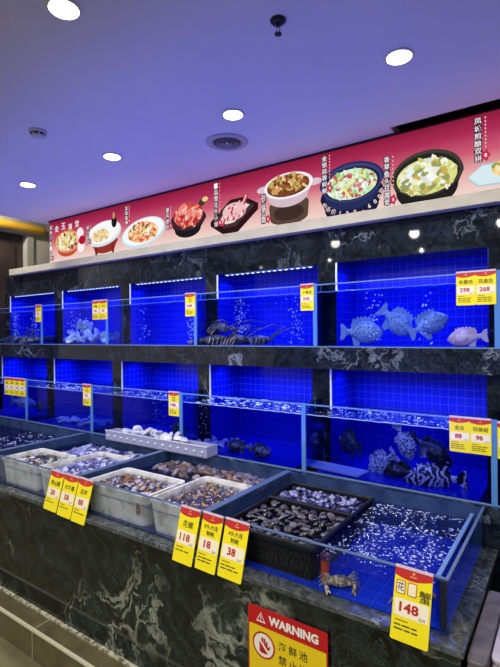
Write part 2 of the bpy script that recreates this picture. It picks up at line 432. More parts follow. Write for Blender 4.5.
b = MB(); b.box(XL, 2.2, 1.34, 1.462, 0, .150, 'kerb'); b.box(XL, 2.2, 1.336, 1.352, .148, .158, 'kerb_edge'); b.box(XL, 2.2, 1.352, 1.44, .15, .156, 'kerb'); b.box(XL, 2.2, 1.44, 1.463, .15, .164, 'mortar')
struct(b, 'trim_2')

# ------------------------------------------------------------------ fish tanks
UP_LBL = ['hazy tank with dark lobsters, upper row, leftmost', 'upper row tank heaped with pale shells',
          'upper row tank empty but for bubbles, third from left', 'upper row tank with brown lobsters in its corner',
          'upper row tank with four swimming fish, widest in view', 'upper row tank at the right edge, only a sliver seen']
LO_LBL = ['lower row tank behind the four small price cards, leftmost', 'lower row tank with shells on its floor, one price card at right',
          'lower row tank behind the lilac trough of white shells', 'lower row tank with two stonefish on its floor',
          'lower row tank with spotted and striped fish, largest in view', 'lower row tank at the right edge, only a sliver seen']
def tank(k, upper):
    x0, x1 = DIV[k] + .01, DIV[k + 1] - .01
    yf, yw = (Y_U, YW_U) if upper else (Y_L, YW_L)
    z0 = Z_M1 if upper else Z_B
    zt = 1.982 if upper else 1.316
    zw = 1.937 if upper else 1.256
    zo = Z_O if upper else Z_M0
    r = empty('fish_tank', ((x0 + x1) / 2, yf, z0), label=(UP_LBL if upper else LO_LBL)[k], cat='fish tank', group='tanks in the upper row' if upper else 'tanks in the lower row')
    cx = (x0 + x1) / 2
    X = lambda x: x - cx
    la, lb = OPL[k], OPR[k]
    H = zo - z0
    # tile lining
    m = MB(); t = .004; D = Y_B - yf; W = yw - yf
    m.box(X(la), X(lb), D + .002, D + .012, 0, H + (.15 if upper else 0.), 'tile')
    m.box(X(la) , X(la) + t, W + .004, D + .002, 0, H + .0, 'tile'); m.box(X(lb) - t, X(lb), W + .004, D + .002, 0, H, 'tile')
    m.box(X(la) + t, X(lb) - t, .012, D, .004, .008, 'tile')
    m.build('tile_lining', r)
    m = MB(); m.box(X(la) - .001, X(la) + .009, W - .003, W + .003, zw - z0 + .005, H - .001, 'white_trim'); m.build('tile_edge_trim', r)
    m = MB(); m.box(X(x0), X(x1), 0, .008, 0, zt - z0 - .006, 'glass'); m.build('front_glass', r)
    m = MB(); m.box(X(x0), X(x1), -.001, .009, zt - z0 - .006, zt - z0, 'glass_rim'); m.box(X(x0), X(x1), -.002, .0, 0, .006, 'glass_rim'); m.build('polished_rim', r)
    m = MB(); m.box(X(x1), X(x1) + .020, .004, W - .001, 0, zt - z0 + .002, 'divider_glass'); m.build('divider_pane', r)
    m = MB(); m.box(X(x1) - .003, X(x1) + .021, -.003, .004, 0, zt - z0 + .004, 'glass_edge'); m.build('divider_edge', r)
    # water: front face, rippled top
    m = MB(); g = .010
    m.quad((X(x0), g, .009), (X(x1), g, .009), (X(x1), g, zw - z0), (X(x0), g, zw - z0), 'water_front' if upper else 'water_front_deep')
    nx, ny = 60, 14; vs = []; fs = []
    rnd = random.Random(k * 2 + upper)
    ph = [(rnd.uniform(12, 60), rnd.uniform(-40, 40), rnd.uniform(0, 6)) for _ in range(6)]
    for j in range(ny + 1):
        for i in range(nx + 1):
            xx = x0 + (x1 - x0) * i / nx; yy = g + (D - g) * j / ny
            if yy > W and not (la < xx < lb): xx = min(max(xx, la), lb)
            h = sum(math.sin(a * xx + c * yy + p) for a, c, p in ph) * .0011
            vs.append((X(xx), yy, zw - z0 + h))
    for j in range(ny):
        for i in range(nx):
            a = j * (nx + 1) + i; fs.append((a, a + 1, a + nx + 2, a + nx + 1))
    m.add(vs, fs, 'water_top'); m.build('water', r, smooth=True)
    m = MB(); m.tube([(X(x0 + (x1 - x0) * i / 40), g + .0015, zw - z0 + .0012 * math.sin(i * 1.7) + .0008 * math.sin(i * 4.1)) for i in range(41)], .0022, 'glass_edge' if upper else 'waterline', 6); m.build('waterline', r)
    return r
for k in range(6):
    tank(k, True); tank(k, False)

# LED strips under the lintels of the upper tanks
for k in range(4):
    la, lb = OPL[k] + .06, OPR[k] - .04
    r = empty('led_strip', ((la + lb) / 2, 2.575, 2.109), label=['row of white LEDs under the lintel of the leftmost upper tank', 'row of white LEDs above the pale shells tank',
        'row of white LEDs above the third upper tank', 'row of white LEDs above the brown lobsters', 'row of white LEDs above the four swimming fish'][k], cat='light strip', group='LED strips over the upper tanks')
    m = MB(); L = (lb - la) / 2; m.box(-L, L, -.006, .012, .005, .0125, 'led_base'); m.build('strip_base', r)
    n = 16
    for i in range(n):
        xx = -L + (2 * L) * (i + .5) / n
        m = MB(); m.box(-.009, .009, -.004, .006, .0015, .005, 'led'); o = m.build('led_bulb', r) if i == 0 else None
        if i == 0: src = o
        else:
            o = src.copy(); COL.objects.link(o); o.parent = r
        o.location = (xx, 0, 0)

# ------------------------------------------------------------------ menu light box
def emis(name, col, s=1.):
    m = bpy.data.materials.new(name); m.use_nodes = True
    t = m.node_tree; t.nodes.remove(t.nodes['Principled BSDF'])
    e = t.nodes.new('ShaderNodeEmission'); e.inputs[0].default_value = (*col, 1); e.inputs[1].default_value = s
    t.links.new(e.outputs[0], t.nodes['Material Output'].inputs[0]); return m
def lin(r, g, b2): return tuple(((c / 255 + .055) / 1.055) ** 2.4 if c > 10 else c / 3294 for c in (r, g, b2))
P = {}
def pr(rgb):
    if rgb not in P: P[rgb] = emis('backlit_print_%02x%02x%02x' % rgb, lin(*rgb), 1.0)
    return P[rgb]
m_bg = emis('backlit_crimson_print', (1, 1, 1)); g = NG(m_bg)
sx = g.add('ShaderNodeSeparateXYZ'); tc = g.add('ShaderNodeTexCoord'); g.link(tc.outputs['Object'], sx.inputs[0])
fz = g.math('DIVIDE', sx.outputs[2], .39, True)
g.link(g.ramp(fz, [(0., lin(240, 214, 204)), (.25, lin(232, 178, 174)), (.52, lin(206, 92, 118)), (.78, lin(172, 44, 86)), (1., lin(138, 26, 60))]), g.n['Emission'].inputs[0])
SX0, SX1, SZ0, SZ1, SY = -4.115, .55, 2.398, 2.788, 2.55
sign = empty('menu_light_box', (0, SY, SZ0), label='long red backlit menu sign with pictures of dishes above the tanks', cat='sign')
m = MB(); m.box(SX0, SX1, .004, .10, -.008, SZ1 - SZ0 + .008, 'dark_metal'); m.build('housing', sign)
m = MB(); m.quad((SX0 + .004, .003, 0), (SX1 - .004, .003, 0), (SX1 - .004, .003, .39), (SX0 + .004, .003, .39), m_bg); m.build('backlit_panel', sign)
m = MB(); m.box(SX0, SX1, -.006, .004, -.010, 0., 'dark_metal'); m.box(SX0, SX1, -.006, .004, .388, .400, 'dark_metal'); m.build('dark_frame', sign)
lay = [0]
def ly():
    lay[0] += 1; return .0025 - .00006 * (lay[0] % 38)
def Z(z): return z - SZ0
def dish(name, bowls, foods, label=None, food_name='food'):
    """bowls: flat outlines (pts, colour); foods: (cx,cz,rx,rz,n,size,palette)"""
    m = MB(); lay[0] = 0
    for pts, c in bowls: m.flat([(x, Z(z)) for x, z in pts], ly(), pr(c))
    o = m.build(name, sign)
    if label: o['label'] = label
    for cx, cz, rx, rz, n, sz, pal in foods:
        m = MB(); rnd = random.Random(int((cx + 9) * 1000))
        base = ly(); m.flat([(x, Z(z)) for x, z in ell(cx, cz, rx, rz)], base, pr(pal[0]))
        for i in range(n):
            a = rnd.uniform(0, 2 * PI); q = math.sqrt(rnd.random()) * .93
            px, pz = cx + rx * q * math.cos(a), cz + rz * q * math.sin(a)
            k = rnd.randint(5, 7); w = sz * rnd.uniform(.6, 1.4); hh = sz * rnd.uniform(.4, .9); ro = rnd.uniform(0, PI)
            m.flat([(x, Z(z)) for x, z in ell(px, pz, w, hh, k, ro)], base - .00001 * (i + 1) / 2, pr(rnd.choice(pal)))
        m.build(food_name, o)
def bowl_side(cx, cz, rx, rz, depth, inset=.75, n=24):
    """outline of a bowl seen from above its rim: upper half rim, lower side"""
    top = ell(cx, cz, rx, rz, n, 0, 0, PI)
    low = ell(cx, cz - depth, rx * inset, rz * inset, n, 0, PI, 2 * PI)
    return top + low
W_, CR = (250, 250, 248), (244, 236, 214)
# 1 orange bowl with greens and a row of small cups behind
cups = []
dish('orange_bowl_dish', cups + [(bowl_side(-3.82, 2.57, .215, .115, .05), (196, 82, 52)), (ell(-3.82, 2.57, .20, .10), (232, 150, 110)),
     (ell(-3.63, 2.62, .05, .055), (248, 236, 240)), (ell(-3.62, 2.50, .05, .05), (250, 240, 244)), (ell(-3.60, 2.56, .05, .04), (176, 24, 50))],
     [(-3.83, 2.575, .17, .085, 110, .022, [(226, 196, 150), (248, 240, 226), (230, 206, 90), (122, 70, 40), (246, 224, 150), (240, 240, 236), (206, 170, 60)])])
# 2 white plate on a wooden stand
dish('white_plate_dish', [(bowl_side(-3.29, 2.50, .175, .06, .045, .8), (150, 52, 44)), (ell(-3.40, 2.44, .02, .05, 10), (130, 40, 34)), (ell(-3.18, 2.44, .02, .05, 10), (130, 40, 34)),
     (ell(-3.305, 2.575, .235, .105, 36, .10), (214, 226, 232)), (ell(-3.305, 2.585, .215, .09, 36, .10), (246, 248, 248)), (ell(-3.16, 2.655, .035, .045), (28, 24, 34)), (ell(-3.165, 2.71, .016, .03, 10), (190, 150, 90))],
     [(-3.34, 2.565, .115, .055, 70, .016, [(232, 208, 150), (244, 226, 180), (214, 176, 110), (248, 240, 214)])])
# 3 white oval plate of orange shreds
dish('oval_plate_dish', [(ell(-2.815, 2.52, .255, .115, 36, .12), (206, 222, 230)), (ell(-2.815, 2.528, .235, .10, 36, .12), (244, 248, 250))],
     [(-2.815, 2.525, .175, .082, 150, .018, [(240, 190, 130), (232, 128, 72), (248, 226, 190), (226, 92, 60), (244, 206, 120), (250, 244, 236), (120, 80, 40)])])
# 4 black pan of red slices
dish('black_pan_dish', [(ell(-2.185, 2.66, .05, .025, 16, .6), (60, 60, 44)), (ell(-2.16, 2.675, .028, .018, 14), (236, 206, 140)), (bowl_side(-2.33, 2.545, .18, .09, .06, .72), (30, 26, 34)), (ell(-2.33, 2.55, .165, .078), (58, 40, 46))],
     [(-2.325, 2.585, .145, .088, 90, .024, [(206, 70, 66), (236, 130, 116), (246, 200, 184), (186, 40, 44), (240, 160, 140)])])
# 5 dark board of rosy meat
def par(cx, cz, w, h, sk): return [(cx - w - sk, cz - h), (cx + w - sk, cz - h), (cx + w + sk, cz + h), (cx - w + sk, cz + h)]
dish('dark_board_dish', [([(-2.11, 2.47), (-2.00, 2.40), (-1.87, 2.40), (-1.70, 2.53), (-1.70, 2.57), (-1.81, 2.63), (-1.93, 2.63), (-2.11, 2.50)], (48, 20, 28)), ([(-2.09, 2.50), (-1.99, 2.44), (-1.89, 2.44), (-1.73, 2.56), (-1.82, 2.61), (-1.92, 2.61)], (66, 50, 52)),
     ([(-2.03, 2.50), (-1.97, 2.465), (-1.90, 2.47), (-1.77, 2.57), (-1.83, 2.60), (-1.92, 2.595)], (236, 214, 210))] +
     [(par(-1.985 + .055 * i, 2.505 + .028 * i, .016, .045, .022), (196, 60, 84)) for i in range(4)] + [(par(-1.985 + .055 * i, 2.515 + .028 * i, .005, .040, .022), (250, 214, 214)) for i in range(4)],
     [(-1.90, 2.545, .10, .06, 30, .012, [(236, 190, 190), (206, 84, 104), (250, 226, 222), (180, 40, 66)])], food_name='meat_slices')
# 6 white claypot on a brown warmer
dish('claypot_dish', [(bowl_side(-1.47, 2.52, .145, .05, .08, .95), (92, 70, 60)), (ell(-1.47, 2.47, .11, .05), (64, 46, 42)), (ell(-1.66, 2.645, .05, .022, 16), (216, 196, 208)), (ell(-1.285, 2.63, .05, .022, 16), (216, 196, 208)),
     (bowl_side(-1.475, 2.635, .185, .088, .06, .78), (212, 188, 200)), (ell(-1.475, 2.64, .178, .082), (248, 238, 240)), (ell(-1.475, 2.64, .155, .068), (86, 56, 40))],
     [(-1.475, 2.648, .145, .064, 90, .020, [(150, 88, 48), (196, 130, 76), (232, 196, 150), (120, 64, 36), (214, 160, 100), (180, 184, 90)])])
# 7 navy bowl of salad
dish('navy_bowl_dish', [(bowl_side(-1.052, 2.50, .195, .11, .06, .85), (26, 30, 62)), (bowl_side(-1.052, 2.575, .200, .122, .055, .82), (40, 46, 92)), (ell(-1.052, 2.575, .188, .110), (60, 68, 120)), (ell(-1.052, 2.57, .175, .098), (34, 36, 70))],
     [(-1.052, 2.568, .158, .088, 190, .016, [(214, 238, 226), (246, 250, 248), (150, 206, 120), (190, 226, 150), (200, 90, 90), (236, 244, 240), (220, 236, 200), (206, 130, 110), (240, 236, 150)])], food_name='salad')
# 8 dark round bowl of white fish
dish('dark_bowl_dish', [(bowl_side(-.630, 2.53, .185, .135, .06, .86), (34, 32, 34)), (ell(-.630, 2.545, .180, .122), (66, 62, 56)), (ell(-.630, 2.54, .166, .108), (40, 38, 36))],
     [(-.630, 2.528, .155, .096, 130, .022, [(222, 222, 140), (238, 238, 206), (204, 206, 110), (246, 248, 236), (206, 176, 84), (150, 160, 100)]), (-.640, 2.545, .105, .066, 70, .026, [(236, 242, 238), (250, 252, 250), (216, 226, 226), (240, 236, 220)])])
# 9 pale octagonal plate
dish('octagon_plate_dish', [([(-.43, 2.475), (-.38, 2.425), (-.10, 2.415), (-.03, 2.47), (-.08, 2.52), (-.36, 2.535)], (176, 200, 214)), ([(-.425, 2.480), (-.378, 2.433), (-.10, 2.423), (-.04, 2.472), (-.085, 2.513), (-.36, 2.528)], (214, 234, 240))],
     [(-.20, 2.50, .12, .052, 70, .020, [(236, 200, 120), (246, 226, 170), (150, 160, 80), (226, 150, 100), (250, 240, 214)])])
m = MB()
for j, ch in enumerate('金玉满堂'): text(m, ch, -3.985 + .105 * j, Z(2.712 + .012 * math.sin(j * 2.2)), .058, pr(W_), -.0010, bold=.008)
m.build('dish_title_lettering', sign)
# vertical dish names
NAMES = [(-4.082, 2.757, 2.412, '招牌海皇一品煲'), (-3.512, 2.678, 2.50, '豉汁炒花'), (-3.001, 2.762, 2.607, 'XO酱爆'), (-2.533, 2.676, 2.50, '避风塘炒'),
         (-2.056, 2.770, 2.455, '一品雪花牛小排'), (-1.657, 2.624, 2.42, '砂锅焗'), (-1.217, 2.772, 2.54, '金银蒜蓉鲜鲍'), (-.838, 2.682, 2.405, '香草鱼头豆腐煲'), (-.378, 2.771, 2.545, '凤城煎酿双拼')]
for i, (x, zt, zb, s) in enumerate(NAMES):
    m = MB(); p = (zt - zb) / len(s)
    for j, ch in enumerate(s):
        zc = Z(zt - p * (j + .5)); w = min(p * .86, .040)
        m.flat(rrect(x - .019, x + .019, zc - p * .46, zc + p * .46, .004, 2), -.0004, pr((60, 30, 60)))
        text(m, ch, x, zc, p * .80, pr(W_), -.0010, w=.032, bold=.035)
    o = m.build('dish_name_lettering', sign)
    m = MB(); fx = x + .034
    n = 9
    for j in range(n):
        zc = Z(zt - (zt - zb) * .72 * (j + .5) / n); m.flat(rrect(fx - .003, fx + .003, zc - .005, zc + .005, .001, 2), -.0008, pr((236, 180, 170)))
    zc = Z(zb + .03); m.flat([(fx + q[0] * 1., zc + q[1]) for q in [(.018 * (1 + .18 * math.cos(5 * t)) * math.cos(t), .026 * (1 + .18 * math.cos(5 * t)) * math.sin(t)) for t in (2 * PI * k / 30 for k in range(30))]], -.0009, pr((196, 44, 82)))
    m.flat(ell(fx, zc, .006, .010, 10), -.0011, pr((246, 214, 214)))
    m.build('stamp_print', sign)
m = MB()
for j, ch in enumerate('秒杀价100，600克'):
    t = math.radians(205 + 130 * j / 9); px, pz = -1.05 + .186 * math.cos(t), Z(2.515) + .108 * math.sin(t) * 1.05
    vs, fs = glyphs(ch, .03)
    if vs:
        x0 = min(v[0] for v in vs); x1 = max(v[0] for v in vs); s_ = .034; a = (t - 1.5 * PI) * .55
        cx_, cz_ = (x0 + x1) / 2, .36
        m.add([(px + ((vx - cx_) * math.cos(a) - (vz - cz_) * math.sin(a)) * s_, -.0012, pz + ((vx - cx_) * math.sin(a) + (vz - cz_) * math.cos(a)) * s_) for vx, vz in vs], fs, pr((244, 214, 214)))
m.build('bowl_lettering', sign)

# ------------------------------------------------------------------ price cards
def price_card(x, y, z, w, h, name, price, label, group, tilt=0., yaw=0., roll=0., boxed=False, detail=True, unit='元/斤', fine=3):
    r = empty('price_card', (x, y, z), (tilt, roll, yaw), label, 'price card', group)
    m = MB(); m.prism(rrect(-w / 2, w / 2, -h, 0, w * .05), 0, .0018, 'tag_yellow'); m.build('card', r)
    m = MB(); hh = h * .155; n = 12
    top = [(w / 2, 0.), (-w / 2, 0.)]
    low = [(-w / 2 + w * i / n, -hh * (.62 + .50 * math.sin(PI * min(1, .12 + .8 * i / n)) - .10 * i / n)) for i in range(n + 1)]
    m.flat([(-w / 2, -.0005)] + low + [(w / 2, -.0005)], -.0004, 'tag_red')
    m.add([(q[0], -.0008, q[1]) for q in ell(0, -hh * .38, w * .035, w * .03, 10)], [tuple(range(10))], 'ink_gold')
    m.box(-w * .09, w * .09, -.0009, -.0004, -hh * .72, -hh * .64, 'ink_gold')
    m.build('red_header', r)
    lines = name.split('/')
    zn = -h * (.30 if len(lines) == 1 else .235)
    lh = h * (.125 if len(lines) == 1 else .088)
    m = MB()
    if boxed:
        text(m, '花', -w * .315, -h * .275, h * .12, 'ink_black', -.0012, w=w * .19, bold=.03)
        text(m, '蟹', w * .33, -h * .33, h * .165, 'ink_black', -.0010, w=w * .30, bold=.04)
    else:
        for i, s in enumerate(lines):
            text(m, s, 0, zn - i * lh * 1.28, lh, 'ink_black', -.0010, bold=.035, fit=w * .88)
    m.build('name_lettering', r)
    if boxed:
        m = MB()
        for cx, col in ((-w * .315, 'tag_yellow'), (-w * .01, 'tag_cream_box')):
            m.flat(rrect(cx - w * .125, cx + w * .125, -h * .375, -h * .185, w * .05), -.0006, 'ink_red')
            m.flat(rrect(cx - w * .105, cx + w * .105, -h * .363, -h * .197, w * .04), -.0008, 'tag_cream' if col == 'tag_yellow' else col)
        m.build('character_boxes', r)
    zp = -h * (.545 if not boxed else .545)
    m = MB(); m.flat(rrect(-w * .45, w * .45, zp - h * .125, zp + h * .115, w * .03), -.0006, 'tag_cream'); m.build('price_panel', r)
    m = MB(); text(m, price, -w * .06, zp + h * .005, h * .135, 'ink_red', -.0010, bold=.035, w=w * (.172 * len(price)))
    m.build('price_lettering', r)
    m = MB(); text(m, unit, w * .30, zp - h * .09, h * .042, 'ink_black', -.0012, bold=.02, fit=w * .28)
    rnd = random.Random(int(abs(x) * 1000))
    m.box(-w * .40, -w * .06, -.0012, -.0006, -h * .732, -h * .716, 'ink_brown')
    for i in range(fine):
        z_ = -h * (.785 + .055 * i); a = -w * .42
        for q in range(3):
            ln = w * rnd.uniform(.14, .24)
            if a + ln > w * .36: break
            m.box(a, a + ln, -.0012, -.0006, z_ - h * .009, z_ + h * .009, 'ink_black'); a += ln + w * .04
    m.build('small_print', r)
    m = MB(); m.box(-w * .5, w * .5, -.003, .006, -.004, .004, 'clip'); m.build('clip', r)
    return r
GU = 'price cards on the upper tanks'; GL = 'price cards on the lower tanks'; GC = 'price cards on the counter glass'
ZU, ZL = 1.986, 1.319
price_card(-4.043, 2.394, ZU, .088, .155, '石斑', '98', 'small card on the leftmost upper tank, priced 98', GU)
price_card(-3.202, 2.394, ZU, .092, .155, '鲍鱼', '38', 'left card of the pair on the pale shells tank', GU)
price_card(-3.104, 2.394, ZU, .092, .155, '扇贝', '28', 'right card of the pair on the pale shells tank', GU)
price_card(-2.168, 2.394, ZU, .092, .158, '东山/大虾', '168', 'card on the bubbling empty upper tank', GU)
price_card(-1.261, 2.394, ZU, .085, .152, '小青龙', '268', 'card reading 268 above the brown lobsters', GU)
price_card(-.4135, 2.394, ZU, .085, .158, '东星斑', '298', 'card reading 298 on the tank of four fish', GU)
price_card(-.328, 2.394, ZU, .085, .158, '花金古', '268', 'card reading 268 on the tank of four fish', GU)
for i, (n_, p_) in enumerate((('龙趸', '68'), ('黄鱼', '58'), ('鲈鱼', '28'), ('桂鱼', '48'))):
    price_card(-4.322 + .09 * i, 2.244, ZL, .088, .160, n_, p_, 'card %s of the row of four on the leftmost lower tank' % ('leftmost', 'second from left', 'third from left', 'rightmost')[i], GL)
price_card(-3.122, 2.244, ZL, .098, .166, '多宝', '78', 'single card on the lower tank with shells on its floor', GL)
price_card(-2.186, 2.244, ZL, .095, .160, '珍宝/石斑', '188', 'card with a two-line name above the lilac trough', GL)
price_card(-.4195, 2.244, ZL, .085, .157, '金古', '88', 'card reading 88 on the tank of spotted fish', GL)
price_card(-.334, 2.244, ZL, .085, .157, '珍珠斑', '98', 'card reading 98 on the tank of spotted fish', GL)
price_card(-.226, 2.244, ZL - .008, .085, .157, '老鼠斑', '98', 'card cut off by the right edge of the picture', GL)
# hung over the front rim of the counter, leaning out over the slab
for x, name, price, lab, w, h in ((-2.318, '香山螺', '28', 'counter card reading 28, farthest left of its trio', .118, .205), (-2.190, '大海螺', '58', 'counter card reading 58, middle of the left trio', .118, .212), (-2.068, '花甲', '88', 'counter card reading 88, right of the left trio', .112, .216),
                                  (-1.346, '花螺', '118', 'counter card reading 118 in front of the white trays', .110, .222), (-1.222, '8头大连/鲜鲍', '18', 'counter card reading 18 between the cards 118 and 38', .106, .220), (-1.098, '4头大连/鲜鲍', '38', 'counter card reading 38 in front of the black basket', .116, .218),
                                  (-.412, '', '148', 'large counter card reading 148 for crab', .114, .212)):
    price_card(x, 1.481, .957, w, h, name, price, lab, GC, tilt=-.26, roll=math.radians(1.5), boxed=(price == '148'), fine=1 if w < .119 and price in ('28', '58', '88') else (2 if price != '118' else 1))

# ------------------------------------------------------------------ warning sign
wsn = empty('warning_sign', (-.861, 1.447, .672), label='red and yellow warning sign with a raised hand on the dark counter', cat='sign')
ww, wh = .332, .250
m = MB(); m.prism(rrect(-ww / 2, ww / 2, -wh, 0, .004), 0, .004, 'warn_red'); m.build('red_plate', wsn)
m = MB(); m.flat(rrect(-ww / 2 + .005, ww / 2 - .005, -wh + .006, -.069, .003), -.0006, 'warn_yellow'); m.build('yellow_panel', wsn)
m = MB(); text(m, 'WARNING', .029, -.034, .034, 'warn_white', -.0012, w=.205, bold=.045); m.build('heading_lettering', wsn)
m = MB(); tx, tz = -.108, -.037
def tri(s): return [(tx - .021 * s, tz - .016 * s), (tx + .021 * s, tz - .016 * s), (tx, tz + .021 * s)]
m.flat(tri(1.), -.0008, 'warn_white'); m.flat([(x, z + .0005) for x, z in tri(.72)], -.0011, 'warn_red'); m.box(tx - .0015, tx + .0015, -.0016, -.0011, tz - .005, tz + .008, 'warn_white'); m.box(tx - .0015, tx + .0015, -.0016, -.0011, tz - .010, tz - .007, 'warn_white')
m.build('warning_triangle', wsn)
m = MB(); hx, hz = -.096, -.136
m.flat(ell(hx, hz, .050, .050, 40), -.0010, 'warn_red'); m.flat(ell(hx, hz, .043, .043, 40), -.0013, 'warn_white')
m.build('prohibition_ring', wsn)
m = MB()
m.flat(rrect(hx - .018, hx + .018, hz - .030, hz + .006, .008), -.0016, 'warn_red')
for i, (dx, hh_) in enumerate(((-.0145, .020), (-.005, .029), (.0048, .027), (.0142, .018))):
    m.flat(rrect(hx + dx - .0040, hx + dx + .0040, hz - .004, hz + hh_, .0035), -.0017 - i * .00005, 'warn_red')
m.flat([(hx + .014, hz - .022), (hx + .028, hz - .004), (hx + .030, hz + .004), (hx + .024, hz + .003), (hx + .014, hz - .006)], -.0019, 'warn_red')
m.build('raised_hand', wsn)
m = MB(); m.add([(hx + q[0], -.0022, hz + q[1]) for q in ((-.034, .028), (-.028, .034), (.034, -.028), (.028, -.034))], [(0, 3, 2, 1)], 'warn_white'); m.build('slash', wsn)
m = MB()
for j, ch in enumerate('海鲜池'): text(m, ch, -.014 + .0425 * j, -.113, .034, 'ink_black', -.0012, w=.034, bold=.03)
for j, ch in enumerate('禁止进入'): text(m, ch, -.014 + .0425 * j, -.163, .034, 'ink_black', -.0012, w=.034, bold=.03)
m.build('sign_lettering', wsn)

# ------------------------------------------------------------------ counter
ct = empty('display_counter', (-2.6, 1.46, .16), label='long dark veined granite counter carrying the shellfish pools', cat='counter')
def W(mb): return mb.xform(Matrix.Translation((2.6, -1.46, -.16)))
m = MB(); m.box(XL, -.275, 1.46, 2.20, .16, .757, 'counter_granite'); W(m).build('granite_base', ct)
m = MB(); m.box(XL, -.264, 1.438, 2.203, .757, .778, 'slab_granite'); W(m).build('top_slab', ct, bevel=.003)

PX = [-4.93, -3.08, -2.17, -1.265, -.313]
ZR, ZP = .952, .778
PLBL = ['shallow glass pool of bubbling water, leftmost on the counter', 'glass pool holding two white trays, behind the left trio of cards',
        'glass pool holding two white trays, in the middle of the counter', 'largest glass pool with black baskets and open rippled water, right end']
for k in range(4):
    x0, x1 = PX[k], PX[k + 1]; cx = (x0 + x1) / 2
    r = empty('shellfish_pool', (cx, 1.49, ZP), label=PLBL[k], cat='pool', group='glass pools on the counter')
    X = lambda x: x - cx
    h = ZR - ZP; D = .71
    last = k == 3
    m = MB(); m.box(X(x0), X(x1), 0, .010, 0, h - .006, 'pool_glass'); m.build('front_glass', r)
    m = MB(); m.box(X(x0), X(x1), -.001, .011, h - .006, h, 'pool_rim'); m.build('front_rim', r, bevel=.002)
    m = MB(); tw = .034 if not last else .010
    m.box(X(x1) - tw, X(x1), .010, D, 0, h - .006, 'pool_wall' if not last else 'pool_glass')
    m.build('end_wall', r)
    m = MB(); m.box(X(x1) - tw - .001, X(x1) + .001, .011, D, h - .006, h, 'pool_rim'); m.build('end_rim', r, bevel=.002)
    if last:
        m = MB(); m.box(X(x1) - .050, X(x1) - .040, .055, D - .03, 0, h - .035, 'divider_glass'); m.build('inner_pane', r)
        m = MB(); m.box(X(x1) - .052, X(x1) - .038, .055, D - .03, h - .035, h - .028, 'glass_rim'); m.build('inner_rim', r)
        m = MB(); m.box(X(x1) - .030, X(x1) - .012, .014, .034, 0, h - .02, 'dark_seal'); m.build('corner_post', r)
    m = MB(); m.box(X(x0), X(x1) - tw, D - .012, D, 0, h - .004, 'pool_wall'); m.build('back_wall', r)
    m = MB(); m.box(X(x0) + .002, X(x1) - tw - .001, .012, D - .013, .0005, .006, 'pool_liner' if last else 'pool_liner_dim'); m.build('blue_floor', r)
    zw = .888 - ZP
    m = MB(); nx, ny = 110, 80; vs = []; fs = []; rnd = random.Random(k)
    ph = [(rnd.uniform(30, 150) * rnd.choice((-1, 1)), rnd.uniform(30, 150), rnd.uniform(0, 6), rnd.uniform(.0003, .0009)) for _ in range(11)]
    xa, xb = x0 + .003, x1 - tw - .002
    if last: xb = x1 - .052
    for j in range(ny + 1):
        for i in range(nx + 1):
            xx = xa + (xb - xa) * i / nx; yy = .013 + (D - .03) * j / ny
            vs.append((X(xx), yy, zw + sum(q * math.sin(a * xx + c * yy + p) for a, c, p, q in ph)))
    for j in range(ny):
        for i in range(nx):
            a = j * (nx + 1) + i; fs.append((a, a + 1, a + nx + 2, a + nx + 1))
    m.add(vs, fs, 'pool_water'); m.build('water', r, smooth=True)

# ------------------------------------------------------------------ trays and baskets
def frustum(m, x0, x1, y0, y1, z0, z1, s, t, mt, lip=.012):
    """open tray: outer and inner walls with draft s, wall t, rolled lip"""
    def ring(a, z, rr=.03, n=5):
        pts = []
        X0, X1, Y0, Y1 = x0 - a, x1 + a, y0 - a, y1 + a
        for cx, cy, an in ((X1 - rr, Y0 + rr, -90), (X1 - rr, Y1 - rr, 0), (X0 + rr, Y1 - rr, 90), (X0 + rr, Y0 + rr, 180)):
            for i in range(n + 1):
                q = math.radians(an + 90 * i / n); pts.append((cx + rr * math.cos(q), cy + rr * math.sin(q), z))
        return pts
    m.loft([ring(-s, z0), ring(-.004, z1 - .012), ring(lip * .2, z1 - .012), ring(lip * .2, z1), ring(-lip, z1), ring(-lip - .002, z1 - .012), ring(-s - t, z0 + t)], mt)
def tray(x0, x1, y0, y1, z0, z1, label, stain=False):
    r = empty('plastic_tray', ((x0 + x1) / 2, (y0 + y1) / 2, z0), label=label, cat='tray', group='white trays in the pools')
    cx, cy = (x0 + x1) / 2, (y0 + y1) / 2
    m = MB(); frustum(m, x0 - cx, x1 - cx, y0 - cy, y1 - cy, 0, z1 - z0, .016, .004, 'tray'); m.build('tub', r)
    m = MB(); zz = z1 - z0 - .022
    m.quad((x0 - cx + .016, y0 - cy + .016, zz), (x1 - cx - .016, y0 - cy + .016, zz), (x1 - cx - .016, y1 - cy - .016, zz), (x0 - cx + .016, y1 - cy - .016, zz), 'tray_water'); m.build('water', r)
    if stain:
        m = MB(); m.prism(ell(x1 - cx - .05, (z1 - z0) * .55, .014, .030, 12), y0 - cy + .003, y0 - cy + .006, 'tray_rust'); m.build('brown_stain', r)
    return (x0 + .02, x1 - .02, y0 + .02, y1 - .02, z1 - .03)
TZ0, TZ1 = ZP + .007, .934
TR = {
 'C': tray(-2.985, -2.585, 1.506, 1.790, TZ0, TZ1, 'white tray of dark and white shells, leftmost tray'),
 'D': tray(-2.565, -2.215, 1.506, 1.955, TZ0, TZ1, 'white tray of lavender shells behind the left trio of cards'),
 'A': tray(-2.125, -1.665, 1.506, 1.800, TZ0, TZ1, 'white tray of brown clams with a stained corner', True),
 'B': tray(-1.640, -1.312, 1.506, 1.925, TZ0, TZ1, 'white tray of orange whelks behind the card 118'),
}
